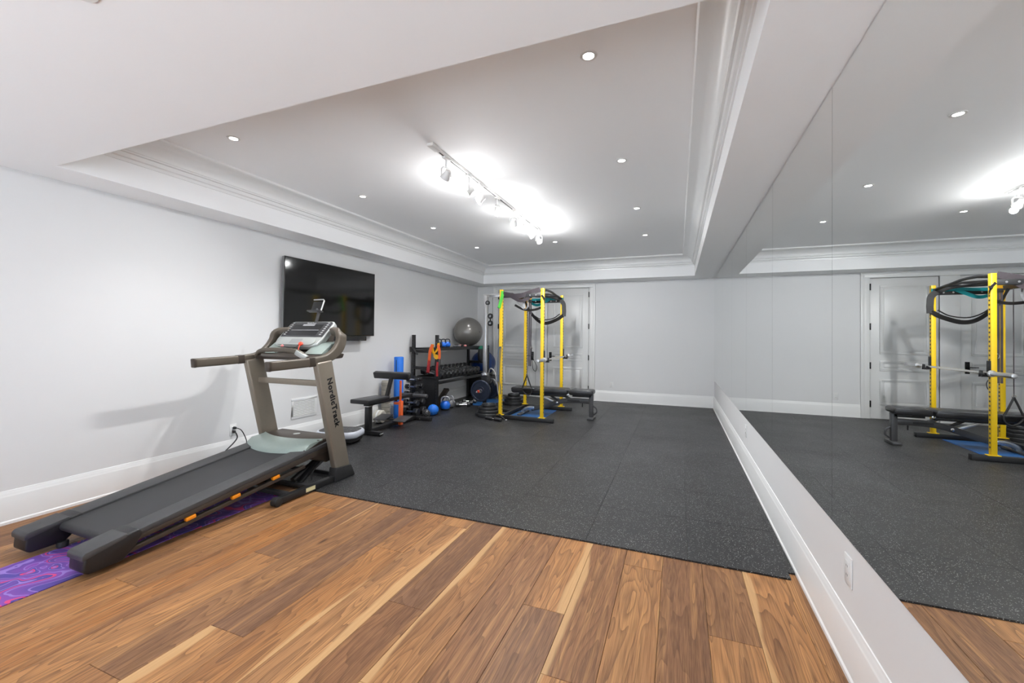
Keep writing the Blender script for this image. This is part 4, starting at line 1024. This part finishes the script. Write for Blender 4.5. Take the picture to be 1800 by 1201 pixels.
# ------------------------------------------------------------------ adjustable weight bench
BZ = ZR
wbn = thing('weight_bench', 'adjustable black weight bench with grey frame reaching out of the rack', 'weight bench', (-1.85, 6.76, ZR))
by = 6.76
m = M(); m.prism([(-2.60, .395), (-2.57, .372), (-1.66, .385), (-1.64, .405), (-1.64, .455), (-1.67, .475), (-2.58, .470), (-2.605, .45)], 'y', by-.135, by+.135)
part('back_pad', m, VINYL, wbn, .02, seg=3)
m = M(); m.prism([(-1.615, .40), (-1.59, .385), (-1.26, .395), (-1.235, .415), (-1.235, .455), (-1.26, .475), (-1.59, .475), (-1.615, .455)], 'y', by-.13, by+.13)
part('seat_pad', m, VINYL, wbn, .02, seg=3)
part('pad_rail', M().box(-2.50, -1.66, by-.03, by+.03, .335, .374), BLACK, wbn, .004); part('pad_rail', M().box(-1.58, -1.27, by-.03, by+.03, .350, .388), BLACK, wbn, .004)
fb = smooth_path([(-1.275, by, .290), (-1.60, by, .285), (-1.80, by, .250), (-2.05, by, .165), (-2.28, by, .105)], 5)
m = M(); m.sweep(fb, .055, .075, V(0,1,0)); part('main_beam', m, GREYF, wbn, .008)
part('front_leg', M().box(-1.31, -1.245, by-.03, by+.03, BZ+.02, .40), GREYF, wbn, .006)
part('front_foot', M().box(-1.325, -1.225, by-.12, by+.12, BZ, BZ+.035), GREYF, wbn, .008)
part('leg_brace', M().tube(smooth_path([(-1.245, by, .22), (-1.20, by, .18), (-1.195, by, .12), (-1.24, by, .08)], 5), .012), GREYF, wbn)
m = M(); m.sweep(smooth_path([(-2.22, by, .125), (-2.34, by, .115), (-2.41, by, .075), (-2.425, by, BZ+.022)], 5), .085, .05, V(0,1,0)); part('rear_foot_curve', m, mat('bluish_chrome', (.45,.52,.62), .25, .9), wbn, .006)
part('rear_foot', M().box(-2.46, -2.39, by-.22, by+.22, BZ+.0062, BZ+.032), GREYF, wbn, .006)
part('strut', M().beam((-1.72, by, .36), (-1.55, by, .27), .035, .04), GREYF, wbn, .004)
part('strut', M().beam((-2.12, by, .34), (-1.86, by, .23), .03, .03), STEEL, wbn, .004)
part('strut', M().beam((-1.95, by, .345), (-1.80, by, .26), .03, .03), BLACK, wbn, .004)
for x, z in ((-1.83, .238), (-1.655, .375)): part('pivot_bolt', M().cyl((x, by-.034, z), (x, by-.045, z), .020, n=16), CHROME, wbn, .003)
part('name_plate', M().box(-1.66, -1.46, by-.0285, by-.0278, .272, .302), BLACK, wbn, smooth=False)
part('pop_pin', M().cyl((-1.42, by, .25), (-1.42, by, .19), .008, n=10), BLACK, wbn)

# ------------------------------------------------------------------ straps and bands on the rack
def strap(name, label, cat, segs, mt_, loc):
    o = thing(name, label, cat, loc)
    for i, (pts, w, sd) in enumerate(segs):
        m = M(); m.sweep(smooth_path(pts, 7), w, .005, sd); part('strap' if i == 0 else 'strand', m, mt_, o)
    return o
strap('resistance_band', 'bright green band hung over the top of a yellow upright', 'resistance band',
      [([(PX0+.034, PY0-.034, 2.03), (PX0+.026, PY0-.036, 1.95), (PX0+.0, PY0-.036, 1.86), (PX0-.022, PY0-.036, 1.78), (PX0-.034, PY0-.030, 1.76)], .05, V(1,0,.3))], BAND_G, (PX0, PY0-.035, 1.9))
strap('resistance_band', 'teal band wound along the far top crossmember', 'resistance band',
      [([(PX1+.030, PY1-.034, 1.99), (PX1-.06, PY1-.040, 1.985), (PX1-.25, PY1-.036, 1.995), (PX1-.45, PY1-.040, 1.985), (PX0+.06, PY1-.036, 1.99)], .042, V(0,-.2,1)),
       ([(PX1-.22, PY1-.05, 1.985), (PX1-.32, PY1-.06, 1.93), (PX1-.42, PY1-.07, 1.885), (PX1-.52, PY1-.06, 1.90), (PX1-.60, PY1-.05, 1.96)], .045, V(0,-.4,1))], BAND_T, (PX1-.3, PY1-.04, 1.95))
strap('resistance_band', 'wide black band looped around the far right upright', 'resistance band',
      [([(PX1-.40, PY1-.30, 2.04), (PX1-.15, PY1-.12, 2.03), (PX1+.02, PY1-.055, 1.93), (PX1+.045, PY1-.040, 1.80), (PX1+.040, PY1-.034, 1.68)], .075, V(.5,0,1)),
       ([(PX1+.034, PY1-.034, 1.70), (PX1-.08, PY1-.06, 1.62), (PX1-.26, PY1-.10, 1.555), (PX1-.40, PY1-.14, 1.60), (PX1-.55, PY1-.20, 1.78), (PX1-.62, PY1-.25, 1.97)], .06, V(0,-.5,1))], BAND_K, (PX1-.1, PY1-.05, 1.8))
strap('resistance_band', 'thin black cord hanging in a curve under the far crossmember', 'resistance band',
      [([(PX1-.028, PY1-.05, 1.72), (PX1-.15, PY1-.07, 1.64), (PX1-.34, PY1-.07, 1.62), (PX1-.50, PY1-.07, 1.70), (PX0+.045, PY1-.05, 1.86)], .016, V(0,-.3,1))], BAND_K, (PX1-.3, PY1-.07, 1.65))
strap('resistance_band', 'brown black band sagging from the near right upright', 'resistance band',
      [([(PX1-.01, PY0-.034, 1.95), (PX1+.033, PY0-.030, 1.88), (PX1-.03, PY0+.10, 1.79), (PX1-.20, PY0+.18, 1.74), (PX1-.38, PY0+.20, 1.75), (PX1-.52, PY0+.16, 1.82)], .035, V(0,-.3,1))], BAND_K, (PX1-.2, PY0+.1, 1.8))
strap('suspension_strap', 'grey and purple strap bundled along the near top crossmember', 'strap',
      [([(PX0+.04, PY0-.03, 1.985), (PX0+.16, PY0-.035, 1.96), (PX0+.28, PY0-.035, 1.94), (PX0+.40, PY0-.03, 1.965), (PX0+.52, PY0+.05, 2.02), (PX0+.62, PY0+.06, 2.045)], .075, V(0,-.2,1)),
       ([(PX0+.05, PY0-.04, 2.0), (PX0+.20, PY0-.045, 1.93), (PX0+.33, PY0-.04, 1.87), (PX0+.44, PY0-.02, 1.90), (PX0+.56, PY0+.02, 1.99)], .05, V(0,-.2,1))], BAND_P, (PX0+.3, PY0-.04, 1.95))
strap('cable_attachment', 'tangle of grey cords hanging from the near top crossmember', 'cord',
      [([(PX0+.24, PY0+.04, 1.92), (PX0+.27, PY0+.03, 1.84), (PX0+.33, PY0+.02, 1.78), (PX0+.39, PY0+.03, 1.74), (PX0+.43, PY0+.04, 1.80), (PX0+.42, PY0+.045, 1.92)], .02, V(1,0,.3)),
       ([(PX0+.36, PY0+.03, 1.92), (PX0+.37, PY0+.02, 1.83), (PX0+.385, PY0+.02, 1.76)], .035, V(1,0,0))], STEEL, (PX0+.33, PY0+.03, 1.85))
strap('resistance_band', 'yellow band tied over the top of the far left upright', 'resistance band',
      [([(PX0+.07, PY1-.09, 2.06), (PX0+.06, PY1-.085, 1.98), (PX0+.03, PY1-.075, 1.90), (PX0+.035, PY1-.07, 1.84)], .06, V(1,0,.2)),
       ([(PX0+.13, PY1-.09, 2.05), (PX0+.11, PY1-.085, 1.98), (PX0+.06, PY1-.08, 1.88)], .045, V(1,0,.3))], BAND_Y, (PX0+.06, PY1-.08, 1.95))
# suspension trainer: two straps and a handle triangle
sx_, sy_ = -2.395, 6.98
o = thing('suspension_trainer', 'black suspension straps with a triangular handle hanging inside the rack', 'suspension trainer', (sx_, sy_, .4))
for dx in (-.014, .014):
    m = M(); m.sweep([(sx_+dx, sy_, 1.93), (sx_+dx*1.2, sy_, 1.5), (sx_+dx, sy_, .80)], .022, .004, V(1,.2,0)); part('webbing', m, BAND_P, o)
part('anchor', M().box(sx_-.03, sx_+.03, sy_-.012, sy_+.012, 1.91, 1.96), BLACK, o, .003)
hx_, hy_ = sx_+.085, 6.60
o2 = thing('strap_handle', 'black triangular strap handle hanging above the bench pad', 'strap handle', (hx_, hy_, .36))
m = M(); m.sweep([(hx_, hy_, 1.92), (hx_, hy_, .675)], .008, .004, V(1,0,0)); part('hanging_cord', m, BAND_P, o2)
m = M(); m.tube(smooth_path([(hx_, hy_, .675), (hx_-.045, hy_, .56), (hx_-.075, hy_, .47), (hx_-.070, hy_, .415), (hx_-.02, hy_, .365), (hx_+.03, hy_, .352), (hx_+.075, hy_, .39), (hx_+.085, hy_, .45), (hx_+.05, hy_, .54), (hx_, hy_, .675)], 4), .011, 8); part('webbing', m, BAND_K, o2)
part('foam_grip', M().cyl((hx_-.078, hy_, .455), (hx_+.082, hy_, .455), .016, n=14), RUBB, o2, .004)
part('ring', M().tube([(hx_+.016*math.cos(i*PI/6), hy_, .685+.016*math.sin(i*PI/6)) for i in range(12)], .004, 6, True), CHROME, o2)
# small cord loop and clip by the far left upright
o = thing('cable_rope', 'thin cord with carabiners looped beside the suspension straps', 'cord', (sx_+.09, sy_, .9))
part('cord', M().tube(smooth_path([(sx_+.04, sy_-.03, 1.12), (sx_+.05, sy_-.03, 1.0), (sx_+.09, sy_-.03, .90), (sx_+.14, sy_-.03, .80), (sx_+.12, sy_-.03, .72), (sx_+.07, sy_-.03, .76), (sx_+.055, sy_-.03, .90)], 5), .005), BAND_K, o)
part('carabiner', M().tube([(sx_+.04+.016*math.cos(i*PI/6), sy_-.03, 1.13+.03*math.sin(i*PI/6)) for i in range(12)], .004, 6, True), CHROME, o)
# grey band hanging down the near left upright
strap('resistance_band', 'long blue grey band hanging down the near left upright', 'resistance band',
      [([(PX0+.02, PY0-.034, 1.14), (PX0-.02, PY0-.036, 1.12), (PX0-.032, PY0-.038, .95), (PX0-.040, PY0-.038, .70), (PX0-.036, PY0-.036, .60)], .030, V(1,0,0)),
       ([(PX0+.012, PY0-.034, 1.13), (PX0-.005, PY0-.040, .90), (PX0-.012, PY0-.040, .66), (PX0+.010, PY0-.036, .50), (PX0+.008, PY0-.034, .40)], .012, V(1,0,0))], mat('blue_grey_band', (.10,.12,.15), .5), (PX0, PY0-.036, .8))
o = thing('hanging_cable', 'coiled grey cable drooping from the cable carriage', 'cable', (-2.98, 6.62, .5))
part('coil', M().tube(smooth_path([(-3.06, 6.70, .62), (-2.98, 6.62, .76), (-2.88, 6.58, .70), (-2.83, 6.56, .52), (-2.80, 6.55, .36), (-2.74, 6.50, .30), (-2.66, 6.40, .33)], 6), .010), mat('grey_cable', (.30,.29,.29), .45), o)
part('cable_sleeve', M().tube(smooth_path([(-3.04, 6.72, .50), (-2.94, 6.66, .56), (-2.86, 6.62, .48)], 5), .03), GREYF, o)
